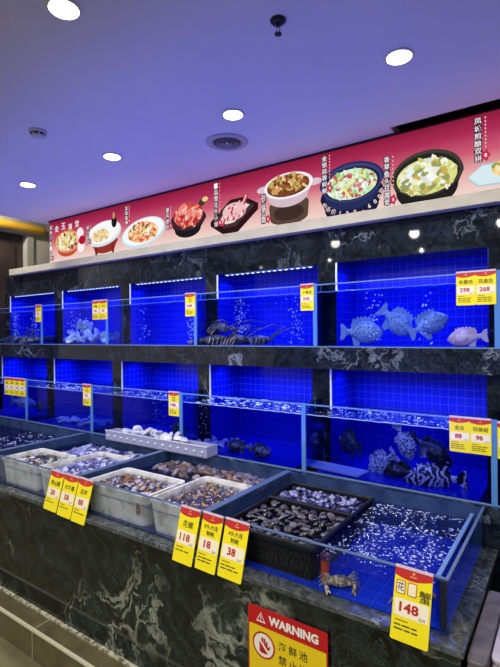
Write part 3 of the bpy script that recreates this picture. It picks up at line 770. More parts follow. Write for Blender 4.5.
def basket(x0, x1, y0, y1, z0, z1, label):
    r = empty('plastic_basket', ((x0 + x1) / 2, (y0 + y1) / 2, z0), label=label, cat='basket', group='black baskets in the pool')
    hx, hy, h = (x1 - x0) / 2, (y1 - y0) / 2, z1 - z0
    m = MB(); m.box(-hx, hx, -hy, hy, 0, .004, 'basket'); m.build('bottom', r)
    for axis, s, L in (('x', -1, hx), ('x', 1, hx), ('y', -1, hy), ('y', 1, hy)):
        m = MB(); n = max(6, int(2 * L / .022)); q = (hy if axis == 'x' else hx) * s
        a, b2 = sorted((q, q - s * .004))
        def bx(u0, u1, w0, w1):
            if axis == 'x': m.box(u0, u1, a, b2, w0, w1, 'basket')
            else: m.box(a, b2, u0, u1, w0, w1, 'basket')
        for z_ in (.004, h * .46, h * .72): bx(-L, L, z_, z_ + (.016 if z_ > .01 else .022))
        for i in range(n + 1):
            u = -L + 2 * L * i / n; bx(max(-L, u - .0065), min(L, u + .0065), .004, h - .01)
        m.build('side_wall', r)
    m = MB()
    for a in ((-hx - .006, hx + .006, -hy - .006, -hy + .006), (-hx - .006, hx + .006, hy - .006, hy + .006), (-hx - .006, -hx + .006, -hy + .006, hy - .006), (hx - .006, hx + .006, -hy + .006, hy - .006)):
        m.box(*a, h - .012, h, 'basket')
    m.build('rim', r, bevel=.003)
    return (x0 + .012, x1 - .012, y0 + .012, y1 - .012, z1 - .02)
TR['K1'] = basket(-1.215, -.795, 1.530, 1.905, TZ0, .912, 'black basket of abalone behind the front glass')
TR['K2'] = basket(-1.235, -.800, 1.930, 2.170, TZ0, .905, 'black basket of small dark shellfish by the back wall')

# ------------------------------------------------------------------ shellfish
def clam_mesh():
    m = MB(); rings = []
    for i in range(7):
        a = PI * i / 6; z = -.42 * math.cos(a); q = math.sin(a) ** .8 + .04
        rings.append([(q * math.cos(t) * (1 + .10 * math.cos(t)) + .0, q * math.sin(t) * .82, z * (1 - .25 * math.sin(t))) for t in (2 * PI * k / 12 for k in range(12))])
    m.loft(rings, 'clam_mix'); return m
def whelk_mesh():
    m = MB(); rings = []; n = 16
    for i in range(n + 1):
        t = i / n; rr = (.42 * math.sin(PI * min(1, t * 1.25 + .12)) if t < .6 else .42 * (1 - t) / .4 * .95) + .03
        rr *= 1 + .16 * math.sin(t * 30)
        rings.append([(2.0 * (t - .45), rr * math.cos(a) , rr * math.sin(a)) for a in (2 * PI * k / 10 for k in range(10))])
    m.loft(rings, 'whelk_mix'); return m
def abalone_mesh():
    m = MB(); rings = []; rnd = random.Random(4)
    for i in range(6):
        q = math.cos(PI / 2 * i / 5.4); z = .34 * math.sin(PI / 2 * i / 5.4)
        rings.append([(q * math.cos(t) * (1 + rnd.uniform(-.05, .05)) + .1 * z, .70 * q * math.sin(t) * (1 + rnd.uniform(-.05, .05)), z + rnd.uniform(-.03, .03)) for t in (2 * PI * k / 14 for k in range(14))])
    m.loft([[(x * .96, y * .96, -.08) for x, y, z in rings[0]]] + rings, 'abalone'); return m
def scallop_mesh():
    m = MB(); rings = []; n = 22
    for i in range(7):
        a = PI * i / 6; z = -.30 * math.cos(a); q = math.sin(a) ** .7 + .03
        ring = []
        for k in range(n):
            t = 2 * PI * k / n; fan = 1 - .45 * max(0, -math.cos(t)) ** 3
            rb = 1 + .05 * (-1) ** k
            ring.append((q * math.cos(t) * fan * rb, q * math.sin(t) * rb * (1 - .3 * max(0, -math.cos(t))), z))
        rings.append(ring)
    m.loft(rings, 'blue_scallop'); return m
def proto(name, mb, mt=None):
    o = mb.build(name, smooth=True)
    if mt: o.data.materials[0] = M[mt]
    COL.objects.unlink(o); return o
def drop(src, p, s, rot, label, cat, group):
    o = src.copy(); COL.objects.link(o); o.location = p; o.rotation_euler = rot
    o.scale = s if isinstance(s, tuple) else (s, s, s)
    return tag(o, label, cat, group)
def fill(src, area, pitch, size, label, cat, group, seed, mound=.0, flatness=.35, jit=.35, skip=None):
    rnd = random.Random(seed); x0, x1, y0, y1, z = area
    nx = max(1, int((x1 - x0) / pitch)); ny = max(1, int((y1 - y0) / pitch))
    for j in range(ny):
        for i in range(nx):
            x = x0 + (x1 - x0) * (i + .5 + rnd.uniform(-jit, jit)) / nx; y = y0 + (y1 - y0) * (j + .5 + rnd.uniform(-jit, jit)) / ny
            if skip and skip(x, y): continue
            e = 1 - max(abs(2 * (x - x0) / (x1 - x0) - 1), abs(2 * (y - y0) / (y1 - y0) - 1)) ** 2
            s = size * rnd.uniform(.75, 1.25)
            drop(src, (x, y, z + mound * e + rnd.uniform(-.006, .004)), s, (rnd.gauss(0, flatness), rnd.gauss(0, flatness), rnd.uniform(0, 2 * PI)), label, cat, group)
clam = proto('clam', clam_mesh()); whelk = proto('whelk', whelk_mesh())
dclam = proto('shell', clam_mesh(), 'dark_white'); lclam = proto('cockle', clam_mesh(), 'lavender')  # lavender set: plain clam shells in another colour
bclam = proto('brown_shell', clam_mesh(), 'brown_lump'); aba = proto('abalone', abalone_mesh()); sclam = proto('small_shellfish', clam_mesh(), 'small_dark')
scal = proto('scallop', scallop_mesh()); wshell = proto('scallop', scallop_mesh(), 'white_shell')
A = TR['A']; B_ = TR['B']; C_ = TR['C']; D_ = TR['D']
fill(clam, A, .0245, .0138, 'brown and lilac clam in the white tray with a stained corner', 'clam', 'clams in the stained white tray', 1, .012)
fill(whelk, B_, .026, .0128, 'orange brown whelk in the white tray behind the card 118', 'whelk', 'whelks in the tray behind the card 118', 2, .012)
fill(dclam, C_, .030, .0175, 'dark or white shell in the leftmost white tray', 'shell', 'shells in the leftmost white tray', 3, .004)
fill(lclam, D_, .029, .0165, 'lavender cockle in the white tray behind the left trio of cards', 'cockle', 'lavender shells in the white tray', 4, .008)
fill(bclam, (-2.12, -1.40, 1.955, 2.17, .882), .046, .030, 'brown lumpy shell in the middle pool behind the trays', 'shell', 'brown shells behind the middle trays', 5, .018, skip=lambda x, y: y < 1.95 or (x > -1.62 and y < 2.0))
fill(lclam, (-2.98, -2.60, 1.82, 2.17, .876), .042, .024, 'lavender cockle at the back of the pool with the left trio of cards', 'cockle', 'lavender shells behind the leftmost tray', 6, .016)
fill(lclam, (-2.58, -2.23, 1.985, 2.17, .876), .044, .024, 'lavender cockle in the pool corner behind the lavender tray', 'cockle', 'lavender shells behind the lavender tray', 16, .012)
fill(aba, TR['K1'], .036, .022, 'dark rough abalone in the front black basket', 'abalone', 'abalone in the front basket', 7, .010, .3)
fill(sclam, TR['K2'], .024, .0135, 'small dark bluish shellfish in the rear black basket', 'shellfish', 'shellfish in the rear basket', 8, .006)

# trough on the back rim and its white shells
tr = empty('shell_trough', (-2.287, 2.19, ZR), label='lilac white plastic trough with a row of bumps on the back rim', cat='trough')
m = MB(); m.box(-.474, .474, -.052, -.046, .0, .066, 'trough'); m.box(-.474, .474, .046, .050, .0, .066, 'trough'); m.box(-.474, -.469, -.046, .046, 0, .066, 'trough'); m.box(.469, .474, -.046, .046, 0, .066, 'trough'); m.box(-.474, .474, -.052, .050, -.001, .004, 'trough')
m.build('trough_body', tr)
m = MB(); m.box(-.476, .476, -.056, -.044, .064, .071, 'trough_bump'); m.build('trough_lip', tr, bevel=.002)
for i in range(14):
    m = MB(); m.ball((0, 0, 0), .011, 'trough_bump', 10, 6, (1, .6, .8))
    if i == 0: o0 = m.build('bump', tr, smooth=True); o = o0
    else: o = o0.copy(); COL.objects.link(o); o.parent = tr
    o.location = (-.44 + .0677 * i, -.054, .034)
rnd = random.Random(11)
for i in range(26):
    x = -2.64 + .60 * (i + .5) / 26 + rnd.uniform(-.012, .012); e = math.sin(PI * min(1, max(0, (x + 2.68) / .72))) ** .6
    drop(wshell, (x, 2.19 + rnd.uniform(-.026, .026), ZR + .035 + .072 * e * rnd.uniform(.55, 1.)), rnd.uniform(.024, .036), (rnd.uniform(-.9, .9), rnd.uniform(-.9, .9), rnd.uniform(0, 6)), 'white shell heaped in the lilac trough', 'shell', 'white shells in the trough')

# shells in the tanks
rnd = random.Random(21)
for i in range(24):
    t = i / 23; x = -3.74 + .60 * t + rnd.uniform(-.02, .02)
    z = Z_M1 + .04 + (.10 * rnd.random() if i % 3 == 0 else .03 * rnd.random())
    drop(scal, (x, 2.50 + rnd.uniform(-.06, .08), z), rnd.uniform(.038, .056), (rnd.uniform(-.2, 1.9), rnd.uniform(-.9, .9), rnd.uniform(-1.5, 1.5)), 'pale blue scallop heaped in the upper tank with two cards', 'scallop', 'scallops in the upper tank')
for x, z in ((-3.66, 1.80), (-3.58, 1.79), (-3.50, 1.77)):
    drop(scal, (x, 2.55, z), .055, (1.3, .2, rnd.uniform(-.5, .5)), 'pale blue scallop heaped in the upper tank with two cards', 'scallop', 'scallops in the upper tank')
for i in range(26):
    drop(scal, (-3.72 + .58 * rnd.random(), 2.32 + .30 * rnd.random(), Z_B + .028), rnd.uniform(.028, .04), (rnd.uniform(-.3, .3), rnd.uniform(-.3, .3), rnd.uniform(0, 6)), 'blue-lit scallop on the floor of the second lower tank', 'scallop', 'scallops on the second lower tank floor')
for i in range(26):
    drop(wshell, (-2.09 + .22 * rnd.random(), 2.30 + .25 * rnd.random(), Z_B + .02 + .03 * rnd.random()), rnd.uniform(.014, .022), (rnd.uniform(-.6, .6), rnd.uniform(-.6, .6), rnd.uniform(0, 6)), 'small white shell in the corner of the stonefish tank', 'shell', 'small shells in the stonefish tank')

# ------------------------------------------------------------------ fish
PROF = [(0, .05, .06), (.05, .30, .34), (.12, .55, .62), (.22, .80, .88), (.34, .97, 1.), (.46, 1., .95), (.58, .90, .82), (.70, .68, .60), (.80, .44, .42), (.88, .30, .28), (.94, .26, .18), (1., .30, .10)]
def fish(label, group, loc, L, H, Wd, body, fin, yaw=0., pitch=0., roll=0., bend=0., finh=.22, eye=True):
    r = empty('fish', loc, (0, 0, 0), label, 'fish', group)
    r.rotation_mode = 'XYZ'; r.rotation_euler = (roll, -pitch, yaw)
    def cx(t): return L * (.5 - t)
    def cy(t): return bend * L * (t - .35) ** 2 * (1 if t > .35 else .3)
    rings = []; n = 14
    for t, h, w in PROF:
        rings.append([(cx(t * .86), cy(t) + .5 * Wd * w * math.cos(a), .5 * H * h * math.sin(a) * (1.06 if math.sin(a) > 0 else .94)) for a in (2 * PI * k / n for k in range(n))])
    m = MB(); m.loft(rings, body); m.build('body', r, smooth=True)
    def blade(name, pts, off=0.):
        m = MB(); k = len(pts); th = .0025
        vs = [(cx(t), cy(t) + off - th, z) for t, z in pts] + [(cx(t), cy(t) + off + th, z) for t, z in pts]
        m.add(vs, [tuple(range(k)), tuple(range(2 * k - 1, k - 1, -1))] + [(i, k + i, k + (i + 1) % k, (i + 1) % k) for i in range(k)], fin); m.build(name, r)
    blade('tail_fin', [(.84, -.13 * H), (.84, .13 * H), (.93, .34 * H), (1.0, .36 * H), (.985, .0), (1.0, -.36 * H), (.93, -.34 * H)])
    top = lambda t: .5 * H * 1.0 * max(.2, math.sin(PI * min(.98, t * 1.02 + .08)) ** .7)
    dors = [(.22, .38 * H)]
    for i in range(11):
        t = .24 + .46 * i / 10
        dors.append((t, top(t) + H * finh * (.75 + .25 * (-1) ** i) * (1 if i < 7 else 1.15)))
    dors += [(.75, .30 * H), (.74, .16 * H), (.5, .30 * H)]
    blade('dorsal_fin', dors)
    blade('anal_fin', [(.50, -.34 * H), (.56, -.62 * H), (.66, -.58 * H), (.72, -.22 * H), (.6, -.2 * H)])
    for s in (-1, 1):
        m = MB(); q = [(.30, -.04), (.34, .03), (.46, .02), (.49, -.08), (.44, -.17), (.34, -.13)]
        m.add([(cx(t), s * (Wd * .49 + .10 * Wd * (t - .3) * 5) + cy(t), z * H) for t, z in q], [tuple(range(6))], fin); m.build('pectoral_fin', r)
    if eye:
        for s in (-1, 1):
            m = MB(); e = H * .055; m.ball((cx(.095), s * Wd * .27, H * .12), e, 'eye_white', 8, 6); m.ball((cx(.09), s * (Wd * .27 + e * .55), H * .12), e * .62, 'eye_black', 8, 6); m.build('eye', r, smooth=True)
    return r
GF = 'fish in the large upper tank'; GB = 'fish in the large lower tank'
fish('speckled grey fish facing right, lowest left in the upper tank', GF, (-.995, 2.55, 1.703), .245, .135, .07, 'fish_grey', 'fish_grey_fin', yaw=.15, pitch=-.05)
fish('speckled grey fish nosing down with its tail raised', GF, (-.800, 2.56, 1.762), .225, .125, .07, 'fish_grey', 'fish_grey_fin', yaw=.25, pitch=-.75)
fish('speckled grey fish between the diving fish and the pink one', GF, (-.622, 2.54, 1.738), .215, .115, .065, 'fish_grey', 'fish_grey_fin', yaw=.3, pitch=.42)
fish('pink fish at the right end of the upper tank', GF, (-.432, 2.52, 1.672), .200, .090, .065, 'fish_pink', 'fish_pink_fin', yaw=PI - .2, pitch=-.12, finh=.15)
fish('dim dark fish near the left wall of the lower tank', GB, (-1.055, 2.52, 1.06), .19, .13, .07, 'fish_dark', 'fish_dark', yaw=PI - .5, pitch=.1)
fish('pale dotted fish turned downward, left of the upright one', GB, (-.835, 2.44, .995), .250, .120, .085, 'fish_dot', 'fish_dot', yaw=PI - .35, pitch=-.72, bend=.2)
fish('pale dotted fish standing almost upright', GB, (-.732, 2.46, 1.125), .200, .085, .08, 'fish_dot', 'fish_dot', yaw=-.2, pitch=-1.15)
fish('dark mottled fish slanting down below the price card', GB, (-.615, 2.52, 1.085), .26, .10, .08, 'fish_dark_mark', 'fish_dark', yaw=-.1, pitch=-.55)
fish('dark mottled fish lying low between dotted and striped fish', GB, (-.735, 2.42, .975), .215, .095, .085, 'fish_dark_mark', 'fish_dark', yaw=PI - .1, pitch=-.15)
fish('black and white striped fish resting on the tank floor', GB, (-.560, 2.38, .980), .300, .125, .10, 'fish_band', 'fish_band', yaw=PI + .15, pitch=-.10, finh=.16)
fish('mottled stonefish on the floor, left of the pair', 'stonefish', (-1.735, 2.36, .992), .17, .075, .085, 'stonefish', 'stonefish', yaw=PI + .2, finh=.1)
fish('mottled stonefish on the floor, right of the pair', 'stonefish', (-1.568, 2.34, .992), .18, .080, .09, 'stonefish', 'stonefish', yaw=-.2, finh=.1)
fish('pale fish in the leftmost lower tank below the cards', 'fish in the leftmost lower tank', (-4.36, 2.42, 1.06), .30, .11, .08, 'fish_white', 'fish_grey_fin', yaw=.3, pitch=-.1)
fish('dark fish in the leftmost lower tank near its right wall', 'fish in the leftmost lower tank', (-4.13, 2.46, 1.03), .24, .10, .07, 'fish_dark', 'fish_dark', yaw=PI - .3)
fish('dark fish at the right end of the tank behind the trough', 'fish behind the trough', (-2.30, 2.42, 1.02), .22, .10, .07, 'fish_dark', 'fish_dark', yaw=PI - .2)
m = MB(); m.box(-.17, .17, -.06, .06, 0, .012, 'pale_board'); o = m.build('pale_board', bevel=.004); o.location = (-1.07, 2.345, .956); o.rotation_euler = (0, 0, -.12)
tag(o, 'pale grey board lying on the floor of the striped fish tank', 'board')

# ------------------------------------------------------------------ lobsters and crabs
def lobster(label, group, loc, yaw, mt, s=1., up=0.):
    r = empty('spiny_lobster', loc, (0, -up, yaw), label, 'lobster', group)
    m = MB(); rings = []
    for t, w in ((0, .3), (.1, .7), (.3, 1.), (.45, .95)):
        rings.append([(s * (.13 - .28 * t), s * .040 * w * math.cos(a), s * (.034 * w * math.sin(a) + .036)) for a in (2 * PI * k / 12 for k in range(12))])
    m.loft(rings, mt); m.build('carapace', r, smooth=True)
    m = MB(); rings = []
    for i in range(13):
        t = i / 12; w = (.95 - .45 * t) * (1 + .10 * (i % 2))
        rings.append([(s * (.004 - .13 * t), s * .038 * w * math.cos(a), s * (.030 * w * math.sin(a) + .034 - .012 * t)) for a in (2 * PI * k / 12 for k in range(12))])
    m.loft(rings, mt); m.build('tail', r)
    m = MB()
    for q in (-.6, -.3, 0, .3, .6):
        m.tube([(s * -.12, 0, s * .022), (s * (-.12 - .05 * math.cos(q)), s * .05 * math.sin(q), s * .016)], [s * .010, s * .013], mt, 6)
    m.build('tail_fan', r)
    for sd in (-1, 1):
        m = MB(); m.tube([(s * .12, sd * s * .012, s * .045), (s * .20, sd * s * .04, s * .10), (s * .27, sd * s * .10, s * .13), (s * .30, sd * s * .17, s * .12)], [s * .006, s * .005, s * .003, s * .002], mt, 6); m.build('antenna', r)
        for k in range(4):
            x = s * (.10 - .03 * k); m = MB(); m.tube([(x, sd * s * .03, s * .03), (x + s * .01, sd * s * .075, s * .045), (x + s * .005, sd * s * .105, s * .002)], [s * .006, s * .005, s * .003], mt, 6); m.build('leg', r)
    return r
GLb = 'brown lobsters in the corner'
lobster('brown lobster against the left corner, topmost of the pile', GLb, (-2.02, 2.53, 1.72), -.5, 'lobster', 1.0, -.2)
lobster('brown lobster at the bottom left of the corner pile', GLb, (-2.04, 2.47, 1.630), .3, 'lobster', 1.0)
lobster('brown lobster at the front of the corner pile, tail left', GLb, (-1.88, 2.50, 1.630), -.2, 'lobster', 1.0)
lobster('brown lobster lying farthest right of the corner pile', GLb, (-1.72, 2.53, 1.630), .15, 'lobster', .9)
for i, (x, y, a, lab) in enumerate(((-4.72, 2.50, .4, 'dark lobster at the left end of the hazy tank'), (-4.52, 2.54, 2.8, 'dark lobster in the middle of the hazy tank'), (-4.33, 2.50, -.3, 'dark lobster right of the middle in the hazy tank'), (-4.16, 2.52, 1.2, 'dark lobster at the right end of the hazy tank'))):
    lobster(lab, 'dark lobsters in the hazy tank', (x, y, 1.630), a, 'lobster_dark', 1.15)
def crab_(label, loc, yaw, mt, s=1., tiltx=0.):
    r = empty('crab', loc, (tiltx, 0, yaw), label, 'crab', 'crabs in the large pool')
    m = MB(); rings = []
    for i in range(7):
        a = PI * (i + .3) / 6.6; z = -.022 * math.cos(a); q = math.sin(a) ** .7
        ring = []
        for k in range(20):
            t = 2 * PI * k / 20; sp = 1 + .22 * abs(math.cos(t)) ** 6
            ring.append((s * .062 * q * math.cos(t) * sp, s * .040 * q * math.sin(t), s * (z + .03)))
        rings.append(ring)
    m.loft(rings, mt); m.build('shell', r, smooth=True)
    for sd in (-1, 1):
        m = MB(); m.tube([(sd * s * .05, -s * .02, s * .028), (sd * s * .085, -s * .035, s * .035), (sd * s * .075, -s * .075, s * .03)], [s * .010, s * .012, s * .013], mt, 8)
        m.tube([(sd * s * .075, -s * .07, s * .03), (sd * s * .058, -s * .10, s * .032)], [s * .010, s * .003], mt, 6); m.tube([(sd * s * .080, -s * .07, s * .03), (sd * s * .078, -s * .105, s * .026)], [s * .008, s * .003], mt, 6)
        m.build('claw', r, smooth=True)
        for k in range(4):
            y = s * (-.008 + .014 * k); m = MB(); m.tube([(sd * s * .055, y, s * .026), (sd * s * .090, y + s * .012 * (k - .5), s * .040), (sd * s * .118, y + s * .02 * (k - .5), s * .002)], [s * .006, s * .005, s * .003], 'crab_leg', 6); m.build('leg', r)
    for sd in (-1, 1):
        m = MB(); m.ball((sd * s * .014, -s * .038, s * .036), s * .005, 'eye_black'); m.build('eye', r)
    return r
crab_('mottled crab on the blue floor beside the front black basket', (-.700, 1.560, .788), .5, 'crab', .62, .25)
crab_('red brown crab behind the large crab price card', (-.438, 1.60, .786), 1.2, 'crab_red', .66)
m = MB(); m.tube([(0, 0, 0), (0, 0, .09)], .017, 'red_tube', 14); m.tube([(0, 0, .088), (0, 0, .094)], .019, 'red_tube', 14)
o = m.build('red_pipe', smooth=False); o.location = (-.762, 1.552 + .02, .785); tag(o, 'short red orange pipe beside the front black basket', 'pipe')

# ------------------------------------------------------------------ bubbles, and flecks modelled as water glints
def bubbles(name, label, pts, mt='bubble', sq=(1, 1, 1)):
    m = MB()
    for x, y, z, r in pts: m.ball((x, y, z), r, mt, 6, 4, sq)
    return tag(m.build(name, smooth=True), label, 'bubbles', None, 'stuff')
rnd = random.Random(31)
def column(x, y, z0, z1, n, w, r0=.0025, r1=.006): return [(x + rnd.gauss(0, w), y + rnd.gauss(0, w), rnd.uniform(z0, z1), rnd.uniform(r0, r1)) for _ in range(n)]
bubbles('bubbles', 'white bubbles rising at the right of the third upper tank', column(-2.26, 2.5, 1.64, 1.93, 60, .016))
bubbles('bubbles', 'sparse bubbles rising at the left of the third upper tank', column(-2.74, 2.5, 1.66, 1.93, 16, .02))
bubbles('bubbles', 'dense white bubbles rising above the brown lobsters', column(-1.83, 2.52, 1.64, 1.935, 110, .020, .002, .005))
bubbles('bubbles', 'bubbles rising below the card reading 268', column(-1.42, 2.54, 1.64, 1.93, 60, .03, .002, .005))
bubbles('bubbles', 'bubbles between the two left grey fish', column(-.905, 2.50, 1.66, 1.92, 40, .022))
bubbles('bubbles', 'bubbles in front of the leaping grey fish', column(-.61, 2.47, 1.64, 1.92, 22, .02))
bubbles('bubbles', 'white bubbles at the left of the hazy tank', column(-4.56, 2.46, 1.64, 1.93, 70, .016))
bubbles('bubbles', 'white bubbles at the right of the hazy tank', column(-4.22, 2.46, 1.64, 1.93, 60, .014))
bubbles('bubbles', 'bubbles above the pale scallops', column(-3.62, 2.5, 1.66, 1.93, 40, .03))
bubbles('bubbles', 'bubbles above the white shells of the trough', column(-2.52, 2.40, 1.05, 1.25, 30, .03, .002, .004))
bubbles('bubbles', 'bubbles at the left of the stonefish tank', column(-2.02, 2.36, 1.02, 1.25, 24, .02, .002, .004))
def glint(label, area, n, z, r0, r1, seed, name='foam'):  # pale flecks shaped on the water, standing in for its sparkle
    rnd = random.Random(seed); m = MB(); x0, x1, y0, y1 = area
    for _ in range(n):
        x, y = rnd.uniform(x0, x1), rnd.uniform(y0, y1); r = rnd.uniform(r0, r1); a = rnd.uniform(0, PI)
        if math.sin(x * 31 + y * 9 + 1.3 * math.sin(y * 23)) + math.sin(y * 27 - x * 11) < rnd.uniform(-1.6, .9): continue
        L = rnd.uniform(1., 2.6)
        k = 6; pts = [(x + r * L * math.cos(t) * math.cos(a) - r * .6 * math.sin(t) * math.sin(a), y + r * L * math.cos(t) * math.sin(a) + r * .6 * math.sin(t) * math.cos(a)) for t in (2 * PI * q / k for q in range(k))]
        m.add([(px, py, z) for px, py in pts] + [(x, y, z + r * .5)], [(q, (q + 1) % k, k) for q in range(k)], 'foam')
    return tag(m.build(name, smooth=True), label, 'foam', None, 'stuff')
glint('white foam flecks on the open water right of the baskets', (-.775, -.375, 1.56, 2.17), 1100, .8893, .0016, .0042, 1)
glint('white ripples on the water of the stonefish tank', (-2.05, -1.24, 2.27, 2.60), 150, 1.259, .004, .012, 3)
glint('white bubbles on the water above the striped fish', (-1.19, -.30, 2.27, 2.60), 330, 1.259, .002, .006, 4)
glint('white ripples on the water behind the lilac trough', (-2.95, -2.15, 2.27, 2.60), 170, 1.259, .003, .008, 5)
glint('white ripples on the water of the second lower tank', (-3.9, -3.1, 2.27, 2.60), 120, 1.259, .004, .010, 6)
glint('foam flecks on the water of the leftmost pool', (-3.75, -3.13, 1.56, 2.17), 420, .8895, .0025, .006, 2)

# ------------------------------------------------------------------ ceiling fittings
def downlight(x, y, label):
    r = empty('downlight', (x, y, Z_C), label=label, cat='ceiling light', group='recessed downlights'); r.scale = (.9, .9, .9)
    m = MB(); m.lathe([(.052, -.0005), (.064, -.001), (.064, -.005), (.056, -.009), (.050, -.006)], (0, 0, 0), 'lamp_ring', 32); m.build('ring', r, smooth=True)
    m = MB(); m.lathe([(.001, -.0095), (.052, -.0090)], (0, 0, 0), 'lamp', 32, False); m.loft([[(.052 * math.cos(2 * PI * k / 32), .052 * math.sin(2 * PI * k / 32), -.009) for k in range(32)]] * 2, 'lamp'); m.build('diffuser', r)
DL = [(-1.390, .922, 'largest glowing downlight, at the top left of the ceiling'), (-.556, 1.853, 'glowing downlight at the upper right of the ceiling'), (-1.381, 1.853, 'glowing downlight just beside the round air vent'), (-2.306, 1.852, 'glowing downlight left of the round air vent'), (-3.225, 1.836, 'smallest glowing downlight at the far left')]
for q in DL: downlight(*q)
def spot(name, loc, e, ang=150, col=(1, .96, .88), rad=.05, up=False, blend=.6):
    l = bpy.data.lights.new(name, 'SPOT'); l.energy = e; l.spot_size = math.radians(ang); l.spot_blend = blend; l.color = col; l.shadow_soft_size = rad
    o = bpy.data.objects.new(name, l); COL.objects.link(o); o.location = loc
    if up: o.rotation_euler = (PI - math.radians(30), 0, 0)
    return o
for x, y, _ in DL: spot('downlight_beam', (x, y, Z_C - .03), 20, 165, blend=.3)
for x, y in ((-.55, .92), (-2.31, .92), (-3.22, .92), (-.55, 0), (-1.39, 0), (-2.31, 0), (.4, .92), (.4, 0), (.4, 1.85)): spot('downlight_beam', (x, y, Z_C - .03), 20, 165, blend=.3)
for x in (-4.1, -2.9, -1.6, -.3, .9):
    for y in (-1.1, -2.3): spot('downlight_beam', (x, y, Z_C - .03), 34, 165, rad=.02, blend=.3)
spot('downlight_beam', (-4.5, 1.9, 3.14), 60, 170, blend=.2)

v = empty('air_vent', (-1.611, 2.103, Z_C), label='round slatted air vent in the ceiling', cat='air vent')
v.scale = (.86, .86, .86)
m = MB(); m.lathe([(.098, -.001), (.142, -.001), (.142, -.004), (.125, -.012), (.100, -.009)], (0, 0, 0), 'vent_flange', 36, False); m.build('flange', v, smooth=True)
m = MB(); m.lathe([(.001, -.0015), (.1, -.0015)], (0, 0, 0), 'vent_dark', 32, False); m.build('dark_throat', v)
for rr in (.088, .068, .048, .028):
    m = MB(); m.lathe([(rr, -.004), (rr + .004, -.009), (rr + .008, -.009), (rr + .005, -.004)], (0, 0, 0), 'vent_slat', 32, False); m.build('ring_slat', v, smooth=True)
m = MB(); m.lathe([(.012, -.003), (.014, -.010), (.002, -.012)], (0, 0, 0), 'white_fix', 16); m.build('hub', v, smooth=True)
s = empty('smoke_detector', (-2.343, 1.394, Z_C), label='white smoke detector on the ceiling at left', cat='smoke detector')
s.scale = (.86, .86, .86)
m = MB(); m.lathe([(.052, 0), (.055, -.010), (.050, -.014)], (0, 0, 0), 'white_fix', 28); m.build('base', s, smooth=True)
m = MB(); m.lathe([(.044, -.014), (.043, -.034), (.030, -.042), (.002, -.043)], (0, 0, 0), 'white_fix', 28); m.build('cap', s, smooth=True)
for k in range(8):
    a = 2 * PI * k / 8; m = MB(); m.box(-.011, .011, -.044, -.041, -.031, -.018, 'vent_dark'); m.xform(Matrix.Rotation(a, 4, 'Z')); m.build('slot', s)
s = empty('sprinkler', (-.837, 1.392, Z_C), label='dark sprinkler head hanging from the ceiling', cat='sprinkler')
s.scale = (.68, .68, .80)
m = MB(); m.lathe([(.040, 0), (.042, -.006), (.030, -.016), (.012, -.018)], (0, 0, 0), 'dark_metal', 24); m.build('escutcheon', s, smooth=True)
m = MB(); m.lathe([(.007, -.016), (.007, -.030), (.005, -.032)], (0, 0, 0), 'dark_metal', 12); m.tube([(.006, 0, -.03), (.011, 0, -.045), (.004, 0, -.060)], .0025, 'dark_metal', 6); m.tube([(-.006, 0, -.03), (-.011, 0, -.045), (-.004, 0, -.060)], .0025, 'dark_metal', 6); m.build('frame', s)
m = MB(); m.lathe([(.003, -.058), (.019, -.061), (.019, -.064), (.003, -.065)], (0, 0, 0), 'dark_metal', 18); m.build('deflector', s)
# yellow pipe along the left wall
m = MB(); m.tube([(-4.895, .9, 2.884), (-4.895, 2.95, 2.884), (-4.895, 2.97, 2.884)], [.046, .046, .040], 'yellow_pipe', 18); o = m.build('yellow_pipe', smooth=True)
tag(o, 'yellow painted pipe under the ceiling on the left wall', 'pipe')

# crates right of the counter
st = MB(); st.box(-.262, .35, 1.50, 2.18, 0, .50, 'maroon'); o = st.build('low_stand', bevel=.01); tag(o, 'dark maroon stand under the crates at the right edge', 'stand')
def crate(x0, x1, y0, y1, z0, z1, mt, label):
    r = empty('plastic_crate', ((x0 + x1) / 2, (y0 + y1) / 2, z0), label=label, cat='crate', group='crates right of the counter')
    hx, hy, h = (x1 - x0) / 2, (y1 - y0) / 2, z1 - z0
    m = MB(); m.prism(rrect(-hx, hx, 0, h - .018, min(.02, hx * .4)), -hy + .004, hy - .004, mt); m.build('body', r, bevel=.012)
    m = MB(); m.hprism([(p, q) for p, q in rrect(-hx, hx, -hy, hy, min(.022, hx * .6))], h - .016, h, mt); m.build('lid', r, bevel=.005)
crate(-.261, -.207, 1.455, 1.90, .630, .752, 'sack_box', 'taupe crate against the end of the counter, on top')
crate(-.261, -.207, 1.455, 1.90, .502, .628, 'sack_box', 'taupe crate under the other taupe crate')
crate(-.2025, -.080, 1.50, 1.74, .630, .752, 'lilac_box', 'pale lilac crate at the right edge, on top')
crate(-.2025, -.080, 1.50, 1.74, .502, .628, 'lilac_box', 'pale lilac crate under the other lilac crate')

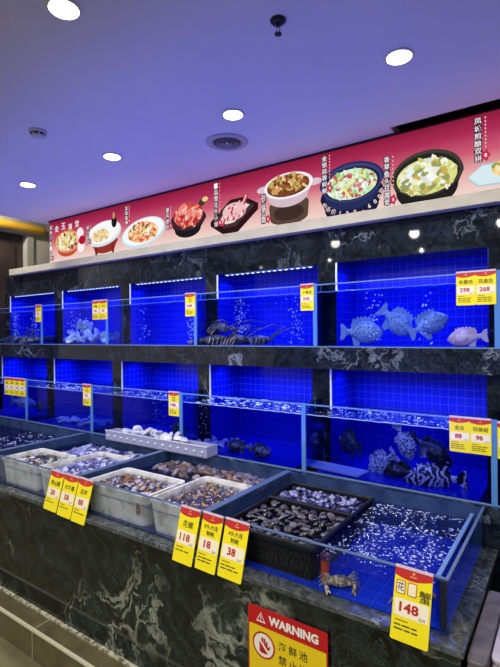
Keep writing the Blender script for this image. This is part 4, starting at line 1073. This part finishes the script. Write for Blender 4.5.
# ------------------------------------------------------------------ lights of the tanks, added blue light for the ceiling
def area(name, loc, sx, sy, e, col, rot=(0, 0, 0), spread=120):
    l = bpy.data.lights.new(name, 'AREA'); l.shape = 'RECTANGLE'; l.size = sx; l.size_y = sy; l.energy = e; l.color = col; l.spread = math.radians(spread)
    o = bpy.data.objects.new(name, l); COL.objects.link(o); o.location = loc; o.rotation_euler = rot; return o
BL = (.11, .20, 1.)
for k in range(6):
    cx, L = (OPL[k] + OPR[k]) / 2, OPR[k] - OPL[k]
    area('tank_lamp', (cx, 2.635, 2.118), L - .1, .08, 5.6, BL, (.12, 0, 0))
    area('tank_lamp', (cx, 2.58, 1.495), L - .1, .08, 3.8, BL, (.05, 0, 0), 140)
for x in (-4.3, -3.4, -2.4, -1.5, -.75):
    spot('pool_uplight', (x, 1.56, .96), 20, 112, (.11, .14, 1.), .04, True, .6)  # unseen spots added over the pools to turn the ceiling blue

# ------------------------------------------------------------------ world, camera, view
w = bpy.data.worlds.new('room'); SC.world = w; w.use_nodes = True
bg = w.node_tree.nodes['Background']; bg.inputs[0].default_value = (.75, .78, .85, 1); bg.inputs[1].default_value = .10
F_, YAW, PIT, ROL = 463.136, .607946, .001486, -.009121
cy, sy, cp, sp = math.cos(YAW), math.sin(YAW), math.cos(PIT), math.sin(PIT)
fw = Vector((-sy * cp, cy * cp, sp)); rt = Vector((cy, sy, 0)); up = rt.cross(fw)
c_, s_ = math.cos(ROL), math.sin(ROL); r2 = c_ * rt + s_ * up; u2 = -s_ * rt + c_ * up
cam = bpy.data.cameras.new('camera'); co = bpy.data.objects.new('camera', cam); COL.objects.link(co)
cam.sensor_fit = 'HORIZONTAL'; cam.sensor_width = 36.; cam.lens = F_ / 500 * 36.; cam.clip_start = .05
mx = Matrix((r2, u2, -fw)).transposed().to_4x4(); mx.translation = Vector((0, 0, 1.7)); co.matrix_world = mx
SC.camera = co
SC.view_settings.view_transform = 'Standard'; SC.view_settings.look = 'None'; SC.view_settings.gamma = 1.; SC.view_settings.use_curve_mapping = False
SC.view_settings.exposure = 0.
SC.cycles.use_denoising = True
SC.cycles.transparent_max_bounces = 40
SC.cycles.max_bounces = 8
SC.cycles.sample_clamp_indirect = 6.
